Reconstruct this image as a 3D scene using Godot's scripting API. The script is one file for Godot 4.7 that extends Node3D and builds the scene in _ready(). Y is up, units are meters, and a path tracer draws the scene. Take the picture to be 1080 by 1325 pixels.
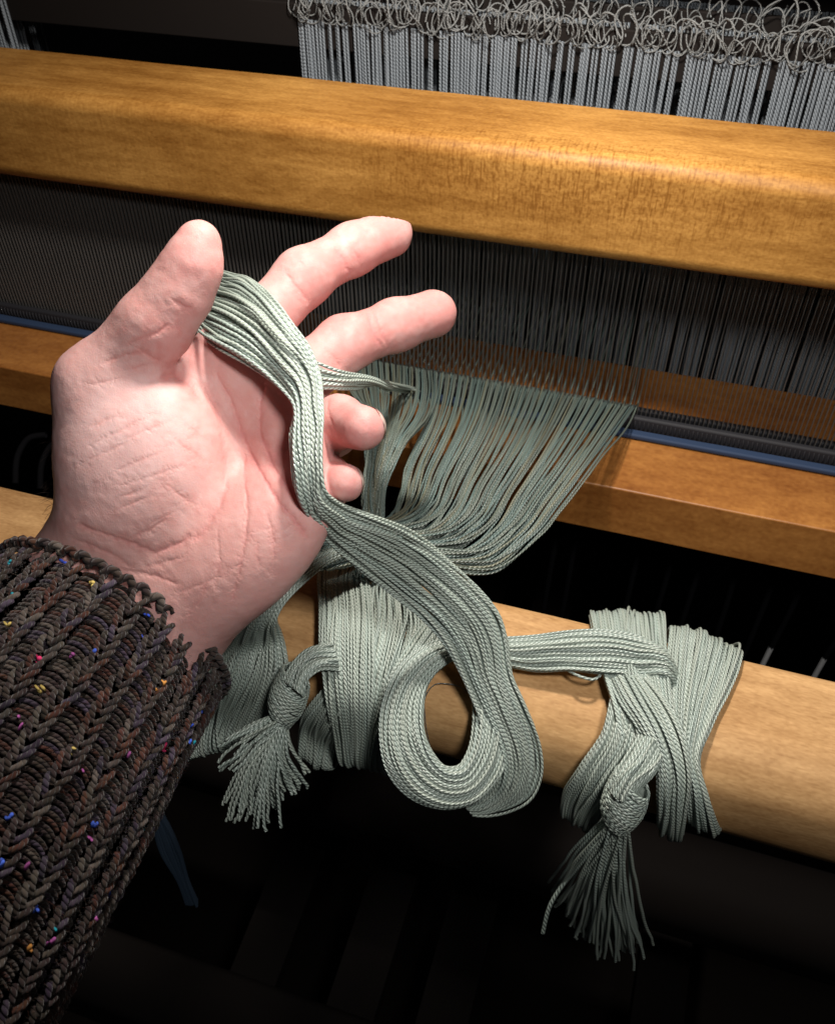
extends Node3D
# A hand holding a bundle of warp yarn in front of a loom. World: x along the beams, y up, z towards the weaver.

const F := 1150.0
const CAM_Y := 1.12
const RX := Vector3(0.952434, -0.0064565, -0.3046765)   # camera right
const UX := Vector3(-0.204514, 0.7276593, -0.6547412)   # camera up
const FX := Vector3(-0.225928, -0.6859083, -0.691727)   # camera forward
# loom sections in (h = metres in front of the weaver, v = metres below the eye)
const REED_H := 0.44
const RAIL_V := 0.328
const RAIL_FRONT := 0.3816
const BB_C := Vector2(0.2195, 0.3125)
const BB_HALF := Vector2(0.0295, 0.0275)

var noise := FastNoiseLite.new()
var rng := RandomNumberGenerator.new()
var M := {}


# ------------------------------------------------------------------ mesh collector
class MB:
	var pos := PackedVector3Array()
	var nor := PackedVector3Array()
	var uv := PackedVector2Array()
	var col := PackedColorArray()
	var idx := PackedInt32Array()

	func tube(p: PackedVector3Array, r0: float, r1: float, sides: int, c: Color, vlen := 0.005, vstart := 0.0, vary := 0.0, flat := 1.0, hint := Vector3.ZERO) -> void:
		var n := p.size()
		if n < 2:
			return
		var base := pos.size()
		var t := (p[1] - p[0]).normalized()
		var up := hint if hint != Vector3.ZERO else (Vector3.UP if absf(t.y) < 0.9 else Vector3.RIGHT)
		var a := up.cross(t).normalized()
		var v := vstart
		for i in n:
			var q := p[i]
			if i > 0 and i < n - 1:
				t = (p[i + 1] - p[i - 1]).normalized()
			elif i == n - 1:
				t = (p[i] - p[i - 1]).normalized()
			a = (a - t * a.dot(t)).normalized()
			var b := t.cross(a)
			if i > 0:
				v += q.distance_to(p[i - 1]) / vlen
			var r := lerpf(r0, r1, float(i) / (n - 1))
			var cc := c
			if vary > 0.0:
				var k := 1.0 + vary * sin(v * 1.7 + c.r * 300.0) * sin(v * 0.43 + c.g * 900.0)
				cc = Color(c.r * k, c.g * k, c.b * k)
			for s in sides + 1:
				var w := TAU * s / sides
				var d := a * cos(w) + b * sin(w) * flat
				pos.append(q + d * r)
				nor.append((a * cos(w) + b * sin(w) / flat).normalized())
				uv.append(Vector2(float(s) / sides, v))
				col.append(cc)
		for i in n - 1:
			for s in sides:
				var k := base + i * (sides + 1) + s
				var l := k + sides + 1
				idx.append_array(PackedInt32Array([k, l, k + 1, k + 1, l, l + 1]))

	func blob(c: Vector3, bx: Vector3, by: Vector3, bz: Vector3, color: Color, rows := 6, cols := 8) -> void:
		var base := pos.size()
		for i in rows + 1:
			var th := PI * i / rows
			for j in cols + 1:
				var ph := TAU * j / cols
				var d := Vector3(sin(th) * cos(ph), cos(th), sin(th) * sin(ph))
				pos.append(c + bx * d.x + by * d.y + bz * d.z)
				nor.append((bx.normalized() * d.x / bx.length() + by.normalized() * d.y / by.length() + bz.normalized() * d.z / bz.length()).normalized())
				uv.append(Vector2(float(j) / cols, float(i) / rows))
				col.append(color)
		for i in rows:
			for j in cols:
				var k := base + i * (cols + 1) + j
				var l := k + cols + 1
				idx.append_array(PackedInt32Array([k, l, k + 1, k + 1, l, l + 1]))

	# a section of (h, v) points drawn out along x; normals smooth where smooth is set
	func extrude(sec: PackedVector2Array, x0: float, x1: float, steps: int, c: Color, wob: FastNoiseLite = null) -> void:
		var n := sec.size()
		var acc := PackedFloat32Array([0.0])
		for i in range(1, n):
			acc.append(acc[i - 1] + sec[i].distance_to(sec[i - 1]))
		var base := pos.size()
		for i in n:
			var e := (sec[mini(i + 1, n - 1)] - sec[maxi(i - 1, 0)]).normalized()
			var nn := Vector3(0, -e.x, e.y)  # outward for a section running back, top, front, bottom
			for k in steps + 1:
				var x := lerpf(x0, x1, float(k) / steps)
				var o := 0.0
				if wob:
					o = wob.get_noise_2d(x * 900.0, acc[i] * 1500.0) * 0.00025
				pos.append(Vector3(x, CAM_Y - sec[i].y, -sec[i].x) + nn * o)
				nor.append(nn)
				uv.append(Vector2((x - x0) / (x1 - x0), acc[i] / acc[n - 1]))
				col.append(c)
		for i in n - 1:
			for k in steps:
				var a := base + i * (steps + 1) + k
				var b := a + steps + 1
				idx.append_array(PackedInt32Array([a, a + 1, b, a + 1, b + 1, b]))
		for side in [0, 1]:   # end caps
			var cb := pos.size()
			var x: float = x1 if side else x0
			for i in n:
				pos.append(Vector3(x, CAM_Y - sec[i].y, -sec[i].x))
				nor.append(Vector3(1 if side else -1, 0, 0))
				uv.append(Vector2(0.5, acc[i] / acc[n - 1]))
				col.append(c)
			var tri := Geometry2D.triangulate_polygon(sec)
			for t in tri:
				idx.append(cb + t)

	func mesh() -> ArrayMesh:
		var arr := []
		arr.resize(Mesh.ARRAY_MAX)
		arr[Mesh.ARRAY_VERTEX] = pos
		arr[Mesh.ARRAY_NORMAL] = nor
		arr[Mesh.ARRAY_TEX_UV] = uv
		arr[Mesh.ARRAY_COLOR] = col
		arr[Mesh.ARRAY_INDEX] = idx
		var m := ArrayMesh.new()
		m.add_surface_from_arrays(Mesh.PRIMITIVE_TRIANGLES, arr)
		return m


# ------------------------------------------------------------------ naming
var used := {}
func numbered(called: String) -> String:
	if not used.has(called):
		used[called] = 0
		return called
	used[called] += 1
	return "%s_%03d" % [called, used[called]]

func tag(o: Node3D, label: String, category: String, group := "", kind := "") -> void:
	if label: o.set_meta("label", label)
	if category: o.set_meta("category", category)
	if group: o.set_meta("group", group)
	if kind: o.set_meta("kind", kind)

func thing(called: String, label: String, category: String, group := "") -> Node3D:
	var o := Node3D.new()
	o.name = numbered(called)
	add_child(o)
	tag(o, label, category, group)
	return o

func put(called: String, m: Mesh, mat: Material, parent: Node3D = self, stuff := false) -> MeshInstance3D:
	var o := MeshInstance3D.new()
	o.name = numbered(called) if parent == self else called
	o.mesh = m
	o.material_override = mat
	parent.add_child(o, true)
	if stuff:
		o.set_meta("kind", "stuff")
	return o


# ------------------------------------------------------------------ measuring: where the sight line through a point of the photograph meets something
func ray(px: float, py: float) -> Vector3:
	return RX * ((px - 540.0) / F) - UX * ((py - 662.5) / F) + FX
func P(px: float, py: float, d: float) -> Vector3:      # at a distance along the view axis
	return Vector3(0, CAM_Y, 0) + ray(px, py) * d
func PH(px: float, py: float, h: float) -> Vector3:     # on the upright plane z = -h
	var r := ray(px, py)
	return Vector3(0, CAM_Y, 0) + r * (h / -r.z)
func PV(px: float, py: float, v: float) -> Vector3:     # on the level plane v below the eye
	var r := ray(px, py)
	return Vector3(0, CAM_Y, 0) + r * (v / -r.y)
func beam_sd(q: Vector2) -> float:
	var p := q - BB_C
	var r := 0.024 if p.x < 0.0 else 0.009
	var d := p.abs() - BB_HALF + Vector2(r, r)
	return minf(maxf(d.x, d.y), 0.0) + d.max(Vector2.ZERO).length() - r
func B(px: float, py: float, off := 0.001) -> Vector3:  # on the breast beam, off above its surface
	var r := ray(px, py)
	var s := Vector2(-r.z, -r.y)
	var sp := s.length()
	var t := 0.2
	var best := 1e9
	var bt := t
	for i in 80:
		var d := beam_sd(s * t) - off
		if absf(d) < best:
			best = absf(d)
			bt = t
		if d < 0.00002:
			break
		t += d / sp
		if t > 0.6:
			break
	return Vector3(0, CAM_Y, 0) + r * bt
func back_of(p: Vector3, drop := 0.02, off := 0.003) -> Vector3:
	return Vector3(p.x, CAM_Y - (BB_C.y - BB_HALF.y + drop), -(BB_C.x + BB_HALF.x + off))
func under(p: Vector3, dx := 0.0, h := 0.215) -> Vector3:
	return Vector3(p.x + dx, CAM_Y - (BB_C.y + BB_HALF.y + 0.003), -h)

func spline(p: Array, n: int) -> PackedVector3Array:
	var out := PackedVector3Array()
	var m := p.size()
	if m == 2:
		for i in n + 1:
			out.append(p[0].lerp(p[1], float(i) / n))
		return out
	var len := PackedFloat32Array([0.0])   # even steps by length
	for i in range(1, m):
		len.append(len[i - 1] + maxf(p[i].distance_to(p[i - 1]), 1e-6))
	var k := 0
	for i in n + 1:
		var s: float = len[m - 1] * i / n
		while k < m - 2 and s > len[k + 1]:
			k += 1
		var f := clampf((s - len[k]) / (len[k + 1] - len[k]), 0.0, 1.0)
		var a: Vector3 = p[maxi(k - 1, 0)]
		var d: Vector3 = p[mini(k + 2, m - 1)]
		out.append(p[k].cubic_interpolate_in_time(p[k + 1], a, d, f, len[k + 1] - len[k], (len[maxi(k - 1, 0)] - len[k]) if k > 0 else -(len[1]), (len[mini(k + 2, m - 1)] - len[k]) if k < m - 2 else (len[k + 1] - len[k]) * 2.0))
	return out


# ------------------------------------------------------------------ yarn
const YARN := Color(0.340, 0.400, 0.355)
func yarn_tone(v := 0.1) -> Color:
	var k := 1.0 + rng.randf_range(-v, v)
	var g := rng.randf_range(-0.03, 0.03)
	return Color(YARN.r * k * (1.0 + g), YARN.g * k, YARN.b * k * (1.0 - g * 0.6))

# strands laid side by side between two edges; layers below the first fill the bundle
func bundle(mb: MB, left: Array, right: Array, n: int, layers: int, o := {}) -> void:
	var r: float = o.get("r", 0.00056)
	n = int(n * 1.45)
	var length := 0.0
	for i in range(1, left.size()):
		length += left[i].distance_to(left[i - 1])
	var steps := int(clampf(length / float(o.get("seg", 0.0026)), 8, 160))
	var L := spline(left, steps)
	var R := spline(right, steps)
	var bulge: float = o.get("bulge", 0.001)
	var wander: float = o.get("wander", 0.6)
	var loose: float = o.get("loose", 0.0003)
	var sd: float = o.get("seed", rng.randf() * 1000.0)
	var frays: float = o.get("fray", 0.0)
	var eye := Vector3(0, CAM_Y, 0)
	var N := PackedVector3Array()
	for i in steps + 1:
		var t := (L[mini(i + 1, steps)] + R[mini(i + 1, steps)] - L[maxi(i - 1, 0)] - R[maxi(i - 1, 0)]).normalized()
		var mid := (L[i] + R[i]) * 0.5
		var nn := t.cross(R[i] - L[i])
		if nn.length() < 1e-7:
			nn = eye - mid
		nn = nn.normalized()
		var face := eye - mid
		if o.has("from"):
			face = mid - o.from
		if o.has("beam"):
			face = Vector3(0, mid.y - (CAM_Y - BB_C.y), mid.z + BB_C.x)
		if nn.dot(face) < 0.0:
			nn = -nn
		if o.has("beam"):
			nn = (nn + face.normalized()).normalized()
		N.append(nn)
	for l in layers:
		for i in n:
			var u := (i + 0.5 + (0.5 if l % 2 else 0.0)) / n
			if l % 2 and i == n - 1:
				continue
			var pts := PackedVector3Array()
			var id := i * 3.7 + l * 71.3 + sd
			var jit := rng.randf_range(-1, 1) * loose * 1.2
			for s in steps + 1:
				var f := float(s) / steps
				var w := noise.get_noise_2d(id * 13.0, f * length * 1400.0) * wander / n * 2.0
				var uu := clampf(u + w, 0.0, 1.0)
				var e := 2.0 * uu - 1.0
				var up := bulge * (1.0 - e * e) - l * r * 1.5 + jit + noise.get_noise_2d(id * 7.0 + 400.0, f * length * 900.0) * loose * 3.0
				up += noise.get_noise_2d(uu * 420.0 * n / 20.0 + sd * 3.0, f * length * 700.0) * o.get("swell", 0.0016) + noise.get_noise_2d(uu * 160.0 + sd * 5.0, f * length * 400.0) * 0.0012
				var q := L[s].lerp(R[s], uu) + N[s] * up
				if frays > 0.0:
					var fr := pow(f, 2.0) * frays
					q += Vector3(noise.get_noise_2d(id * 5.1, f * 60.0), noise.get_noise_2d(id * 9.3 + 50.0, f * 60.0), noise.get_noise_2d(id * 3.3 + 90.0, f * 60.0)) * fr
				pts.append(q)
			var cut := steps + 1
			if o.has("ragged"):
				cut = int((steps + 1) * (1.0 - rng.randf() * o.ragged))
			mb.tube(pts.slice(0, cut), r * rng.randf_range(0.92, 1.06), r, 6, yarn_tone(o.get("tone", 0.09)), 0.0038, rng.randf())

	for k in int(o.get("stray", 3)):     # a few strands that have slipped out of line
		var u0 := rng.randf()
		var u1 := clampf(u0 + rng.randf_range(-0.5, 0.5), 0.0, 1.0)
		var pts := PackedVector3Array()
		for s in steps + 1:
			var f := float(s) / steps
			var uu := lerpf(u0, u1, smoothstep(0.1, 0.9, f))
			var e := 2.0 * uu - 1.0
			pts.append(L[s].lerp(R[s], uu) + N[s] * (bulge * (1.0 - e * e) + 0.0012 + 0.0008 * sin(f * 9.0 + u0 * 20.0)))
		mb.tube(pts, r, r, 6, yarn_tone(0.1), 0.0038, rng.randf())

func strands(called: String, mb: MB, parent: Node3D) -> MeshInstance3D:
	return put(called, mb.mesh(), M.yarn, parent, true)

# strands wound round a short core: a knot
func knot(mb: MB, a: Vector3, b: Vector3, ra: float, rm: float, rb: float, turns: int, tilt: Vector3, r := 0.00062) -> void:
	var ax := (b - a)
	var length := ax.length()
	ax /= length
	var e1 := ax.cross(Vector3(0.3, 0.2, 1)).normalized()
	var e2 := ax.cross(e1)
	for t in turns:
		var f0 := (t + 0.5) / turns
		var pts := PackedVector3Array()
		var ph := rng.randf() * TAU
		for s in 27:
			var w := TAU * s / 24.0 + ph
			var f := f0 + (s - 13) / 26.0 / turns
			var d := e1 * cos(w) + e2 * sin(w)
			var ff := clampf(f + d.dot(tilt) * 0.45, 0.0, 1.0)
			var rad := lerpf(lerpf(ra, rm, sin(clampf(ff * 2, 0, 1) * PI / 2)), rb, maxf(0.0, ff * 2 - 1.0) ** 2) + rng.randf_range(-1, 1) * 0.00012
			pts.append(a + ax * length * ff + d * rad)
		mb.tube(pts, r, r, 6, yarn_tone(0.07), 0.0044, rng.randf())

func tassel(mb: MB, from: Vector3, spread: float, ends: Array, n: int, first: Vector3) -> void:
	# ends: corner points that the loose ends fall between
	for i in n:
		var u := rng.randf() * (ends.size() - 1.001)
		var k := int(u)
		var e: Vector3 = ends[k].lerp(ends[k + 1], u - k)
		var d := Vector3(rng.randf_range(-1, 1), rng.randf_range(-0.4, 0.4), rng.randf_range(-1, 1)) * spread
		var a := from + d
		e += d * 1.5 + Vector3(rng.randf_range(-1, 1), rng.randf_range(-1.2, 1.0), rng.randf_range(-1, 1)) * 0.004
		var mid := a.lerp(e, 0.45) + first * rng.randf_range(0.6, 1.3) + Vector3(0, 0.002, 0)
		var pts := spline([a - (mid - a) * 0.25, a, mid, e], 22)
		for s in pts.size():
			pts[s] += Vector3(noise.get_noise_2d(i * 31.0, s * 4.0), noise.get_noise_2d(i * 17.0 + 99.0, s * 4.0), noise.get_noise_2d(i * 23.0 + 7.0, s * 4.0)) * 0.004 * s / 22.0
		mb.tube(pts, 0.00064, 0.00068, 6, yarn_tone(), 0.0044, rng.randf())


# ------------------------------------------------------------------ materials
func bytes_of(seed_: int, freq: float, w: int, h: int, W: int, H: int, octaves := 3) -> PackedByteArray:
	var n := FastNoiseLite.new()
	n.seed = seed_
	n.noise_type = FastNoiseLite.TYPE_SIMPLEX_SMOOTH
	n.frequency = freq
	n.fractal_octaves = octaves
	var im := n.get_image(w, h, false, false, true)
	im.convert(Image.FORMAT_L8)
	im.resize(W, H, Image.INTERPOLATE_CUBIC)
	return im.get_data()

func wood_texture(seed_: int, W: int, H: int, dark: Color, light: Color, figure: float, fig0: float, fig1: float, grime := 0.0, gx := 0.5, gy := 0.6, knots := []) -> ImageTexture:
	var streak := bytes_of(seed_, 0.03, W / 14, H, W, H, 4)
	var fine := bytes_of(seed_ + 1, 0.13, W / 6, H, W, H, 2)
	var pore := bytes_of(seed_ + 2, 0.35, W / 5, H, W, H, 1)
	var crisp := bytes_of(seed_ + 8, 0.45, W / 3, H, W, H, 2)
	var broad := bytes_of(seed_ + 3, 0.012, W / 4, H / 4, W, H, 3)
	var fig := bytes_of(seed_ + 4, 0.22, W, maxi(8, H / 9), W, H, 2)
	var fig2 := bytes_of(seed_ + 6, 0.33, W, maxi(8, H / 4), W, H, 2)
	var speck := bytes_of(seed_ + 5, 0.22, W, H, W, H, 2)
	var out := PackedByteArray()
	out.resize(W * H * 3)
	for y in H:
		var fy := float(y) / H
		var fm := smoothstep(fig0 - 0.02, fig0 + 0.02, fy) * (1.0 - smoothstep(fig1 - 0.02, fig1 + 0.02, fy)) * figure
		for x in W:
			var i := y * W + x
			var t := 0.5 + (streak[i] - 128) / 520.0 + (fine[i] - 128) / 750.0 + (crisp[i] - 128) / 620.0 + (broad[i] - 128) / 460.0
			var g := 0.0
			if grime > 0.0:
				var dx := (float(x) / W - gx) / 0.13
				var dy := (fy - gy) / 0.13
				g = grime * exp(-dx * dx - dy * dy)
			if fm > 0.0:
				var ff := (fig[i] * 0.6 + fig2[i] * 0.4 - 128) / 128.0
				t += ff * 0.14 * fm
				t -= maxf(0.0, ff - 0.02) * g * 1.5
			if g > 0.0:
				t -= g * (0.08 + maxf(0.0, (speck[i] - 118) / 128.0) * 0.6)
			if pore[i] > 176:
				t -= 0.10
			t = clampf(t, 0.0, 1.0)
			for q in knots:
				var kx: float = (float(x) / W - q[0]) / q[2]
				var ky: float = (fy - q[1]) / q[3]
				t -= q[4] * exp(-kx * kx - ky * ky)
			t = clampf(t, -0.5, 1.0)
			var c := dark.lerp(light, t)
			out[i * 3] = int(clampf(c.r, 0, 1) * 255)
			out[i * 3 + 1] = int(clampf(c.g, 0, 1) * 255)
			out[i * 3 + 2] = int(clampf(c.b, 0, 1) * 255)
	return ImageTexture.create_from_image(Image.create_from_data(W, H, false, Image.FORMAT_RGB8, out))

func twist_normal() -> ImageTexture:
	var n := 64
	var hgt := PackedFloat32Array()
	hgt.resize(n * n)
	for y in n:
		for x in n:
			var ph := fposmod(2.0 * x / n + 2.0 * y / n, 1.0) * 2.0 - 1.0   # two plies, one full turn a tile
			hgt[y * n + x] = sqrt(maxf(0.0, 1.0 - ph * ph * 0.98))
	var im := Image.create(n, n, false, Image.FORMAT_RGB8)
	for y in n:
		for x in n:
			var dx := hgt[y * n + (x + 1) % n] - hgt[y * n + (x + n - 1) % n]
			var dy := hgt[((y + 1) % n) * n + x] - hgt[((y + n - 1) % n) * n + x]
			var v := Vector3(-dx * 5.5, -dy * 5.5, 1.0).normalized()
			im.set_pixel(x, y, Color(v.x * 0.5 + 0.5, -v.y * 0.5 + 0.5, v.z * 0.5 + 0.5))
	return ImageTexture.create_from_image(im)

func std(c: Color, rough: float, spec := 0.5) -> StandardMaterial3D:
	var m := StandardMaterial3D.new()
	m.albedo_color = c.linear_to_srgb()
	m.roughness = rough
	m.metallic_specular = spec
	return m

func noise_tex(freq: float, size: int, type: int, normal := 0.0) -> NoiseTexture2D:
	var n := FastNoiseLite.new()
	n.seed = 11
	n.frequency = freq
	n.noise_type = type
	n.fractal_octaves = 3
	if type == FastNoiseLite.TYPE_CELLULAR:
		n.cellular_return_type = FastNoiseLite.RETURN_DISTANCE2_SUB
		n.fractal_octaves = 2
	var t := NoiseTexture2D.new()
	t.width = size
	t.height = size
	t.seamless = true
	t.noise = n
	if normal > 0.0:
		t.as_normal_map = true
		t.bump_strength = normal
	return t

func materials() -> void:
	M.yarn = std(Color(1, 1, 1), 0.32, 0.75)
	M.yarn.vertex_color_use_as_albedo = true
	M.yarn.normal_enabled = true
	M.yarn.normal_texture = twist_normal()
	M.yarn.normal_scale = 1.0
	M.wool = std(Color(1, 1, 1), 0.95, 0.2)
	M.wool.vertex_color_use_as_albedo = true
	M.wool.normal_enabled = true
	M.wool.normal_texture = M.yarn.normal_texture
	M.wool.rim_enabled = true
	M.wool.rim = 0.25
	M.fuzz = std(Color(1, 1, 1), 0.9, 0.2)
	M.fuzz.vertex_color_use_as_albedo = true
	M.varnish = std(Color(1, 1, 1), 0.50, 0.36)
	M.varnish.albedo_texture = wood_texture(3, 2048, 384, Color(0.50, 0.325, 0.125), Color(0.79, 0.590, 0.315), 1.0, 0.60, 1.0, 0.9, 0.645, 0.70, [[0.43, 0.60, 0.014, 0.02, 0.30]])
	M.varnish.heightmap_enabled = true
	M.varnish.heightmap_scale = 0.02
	M.varnish.heightmap_texture = M.varnish.albedo_texture
	M.rail = std(Color(1, 1, 1), 0.42, 0.5)
	M.rail.albedo_texture = wood_texture(23, 1536, 256, Color(0.49, 0.29, 0.12), Color(0.75, 0.52, 0.27), 0.3, 0.0, 1.0)
	M.bare = std(Color(1, 1, 1), 0.62, 0.32)
	M.bare.albedo_texture = wood_texture(41, 2048, 384, Color(0.58, 0.43, 0.27), Color(0.84, 0.68, 0.48), 0.15, 0.0, 1.0, 0.0, 0.5, 0.5, [[0.735, 0.205, 0.0022, 0.009, 1.2]])
	M.bare.heightmap_enabled = true
	M.bare.heightmap_scale = 0.015
	M.bare.heightmap_texture = M.bare.albedo_texture
	M.steel = std(Color(0.18, 0.172, 0.165), 0.38, 0.5)
	M.steel.metallic = 0.7
	M.black = std(Color(0.012, 0.012, 0.016), 0.7)
	M.blue = std(Color(0.016, 0.036, 0.085), 0.75)
	M.heddle = std(Color(0.225, 0.255, 0.285), 0.65)
	M.loop = std(Color(0.22, 0.23, 0.23), 0.7)
	for m in [M.heddle, M.loop]:
		m.normal_enabled = true
		m.normal_texture = M.yarn.normal_texture
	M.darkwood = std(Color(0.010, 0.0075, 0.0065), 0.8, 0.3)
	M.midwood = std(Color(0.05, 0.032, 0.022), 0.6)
	M.cord = std(Color(0.006, 0.006, 0.007), 0.95, 0.1)
	M.white = std(Color(0.5, 0.5, 0.5), 0.6)
	M.blueyarn = std(Color(0.010, 0.024, 0.045), 0.8)
	M.floor = std(Color(0.010, 0.008, 0.007), 0.9, 0.2)
	M.wall = std(Color(0.012, 0.011, 0.012), 0.9)
	M.skin = std(Color(1, 1, 1), 0.52, 0.36)
	M.skin.vertex_color_use_as_albedo = true
	M.skin.subsurf_scatter_enabled = true
	M.skin.subsurf_scatter_strength = 0.12
	M.skin.heightmap_enabled = true
	M.skin.heightmap_texture = noise_tex(0.045, 512, FastNoiseLite.TYPE_CELLULAR)
	M.skin.heightmap_scale = 0.007
	M.skin.uv1_triplanar = true
	M.skin.uv1_scale = Vector3(60, 60, 60)
	M.nail = std(Color(0.62, 0.40, 0.35), 0.3)
	M.hair = std(Color(0.05, 0.03, 0.02), 0.6)


# ------------------------------------------------------------------ loom
func rounded(h0: float, h1: float, v0: float, v1: float, rf: float, rb: float) -> PackedVector2Array:
	# section running back bottom, back top, front top, front bottom (h0 front, h1 back; v0 top, v1 bottom)
	var out := PackedVector2Array()
	out.append(Vector2((h0 + h1) / 2, v1))
	var cs := [[h1 - rb, v1 - rb, rb, 0.0], [h1 - rb, v0 + rb, rb, 1.0], [h0 + rf, v0 + rf, rf, 2.0], [h0 + rf, v1 - rf, rf, 3.0]]
	for c in cs:
		var k := 8
		for i in k + 1:
			var w: float = PI / 2 - PI / 2 * (c[3] + float(i) / k)   # from down towards back, up, front
			out.append(Vector2(c[0] + c[2] * cos(w), c[1] + c[2] * sin(w)))
	out.append(Vector2((h0 + h1) / 2 - 0.0001, v1))
	return out

func beam(called: String, sec: PackedVector2Array, mat: Material, parent: Node3D, x0 := -0.62, x1 := 0.26, steps := 120) -> MeshInstance3D:
	var mb := MB.new()
	mb.extrude(sec, x0, x1, steps, Color.WHITE, noise)
	return put(called, mb.mesh(), mat, parent)

func build_loom() -> void:
	var bt := thing("loom_beater", "varnished orange-brown wooden beater, a thick upper beam and a lower rail with the reed between", "loom beater")
	beam("upper_beam", rounded(0.420, 0.486, 0.1639, 0.2168, 0.0085, 0.003), M.varnish, bt)
	beam("lower_rail", rounded(RAIL_FRONT, 0.505, RAIL_V, RAIL_V + 0.034, 0.0012, 0.002), M.rail, bt)
	var bb := beam("breast_beam", rounded(BB_C.x - BB_HALF.x, BB_C.x + BB_HALF.x, BB_C.y - BB_HALF.y, BB_C.y + BB_HALF.y, 0.024, 0.009), M.bare, self, -0.6, 0.35)
	tag(bb, "pale bare wooden breast beam with rounded front that the grey-green yarn is wrapped round", "loom beam")
	# reed
	var reed := thing("reed", "steel comb-like reed of fine upright wires standing on the lower rail", "loom reed")
	var wire := MB.new()
	wire.tube(PackedVector3Array([Vector3(0, 0, 0), Vector3(0, 0.06, 0), Vector3(0, 0.122, 0)]), 0.0016, 0.0016, 8, Color.WHITE, 0.005, 0.0, 0.0, 0.2, Vector3(1, 0, 0))
	var wm := wire.mesh()
	var x := -0.53
	while x < 0.135:
		var o := put("wire", wm, M.steel, reed)
		o.position = Vector3(x + rng.randf_range(-1, 1) * 0.0001, CAM_Y - RAIL_V + 0.001, -REED_H)
		x += 0.00255
	var mb := MB.new()
	mb.extrude(rounded(REED_H - 0.006, REED_H - 0.0022, RAIL_V - 0.011, RAIL_V - 0.0012, 0.0018, 0.0008), -0.55, 0.15, 4, Color.WHITE)
	mb.extrude(rounded(REED_H + 0.0022, REED_H + 0.006, RAIL_V - 0.011, RAIL_V - 0.0012, 0.0018, 0.0008), -0.55, 0.15, 4, Color.WHITE)
	put("reed_bar", mb.mesh(), M.black, reed)
	mb = MB.new()
	x = -0.53
	while x < 0.135:
		var pts := PackedVector3Array()
		for s in 9:
			var w := lerpf(-0.4, PI + 0.4, s / 8.0)
			pts.append(Vector3(x + s * 0.0001, CAM_Y - RAIL_V + 0.0056 + cos(w) * 0.0046, -REED_H + 0.0032 + sin(w) * 0.0034))
		mb.tube(pts, 0.00055, 0.00055, 5, Color.WHITE)
		x += 0.00255
	put("cord_binding", mb.mesh(), M.black, reed, true)
	mb = MB.new()
	mb.extrude(rounded(REED_H - 0.0135, REED_H - 0.0075, RAIL_V - 0.0042, RAIL_V - 0.0005, 0.0014, 0.0012), -0.55, 0.15, 60, Color.WHITE, noise)
	put("blue_tape", mb.mesh(), M.blue, reed)

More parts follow.
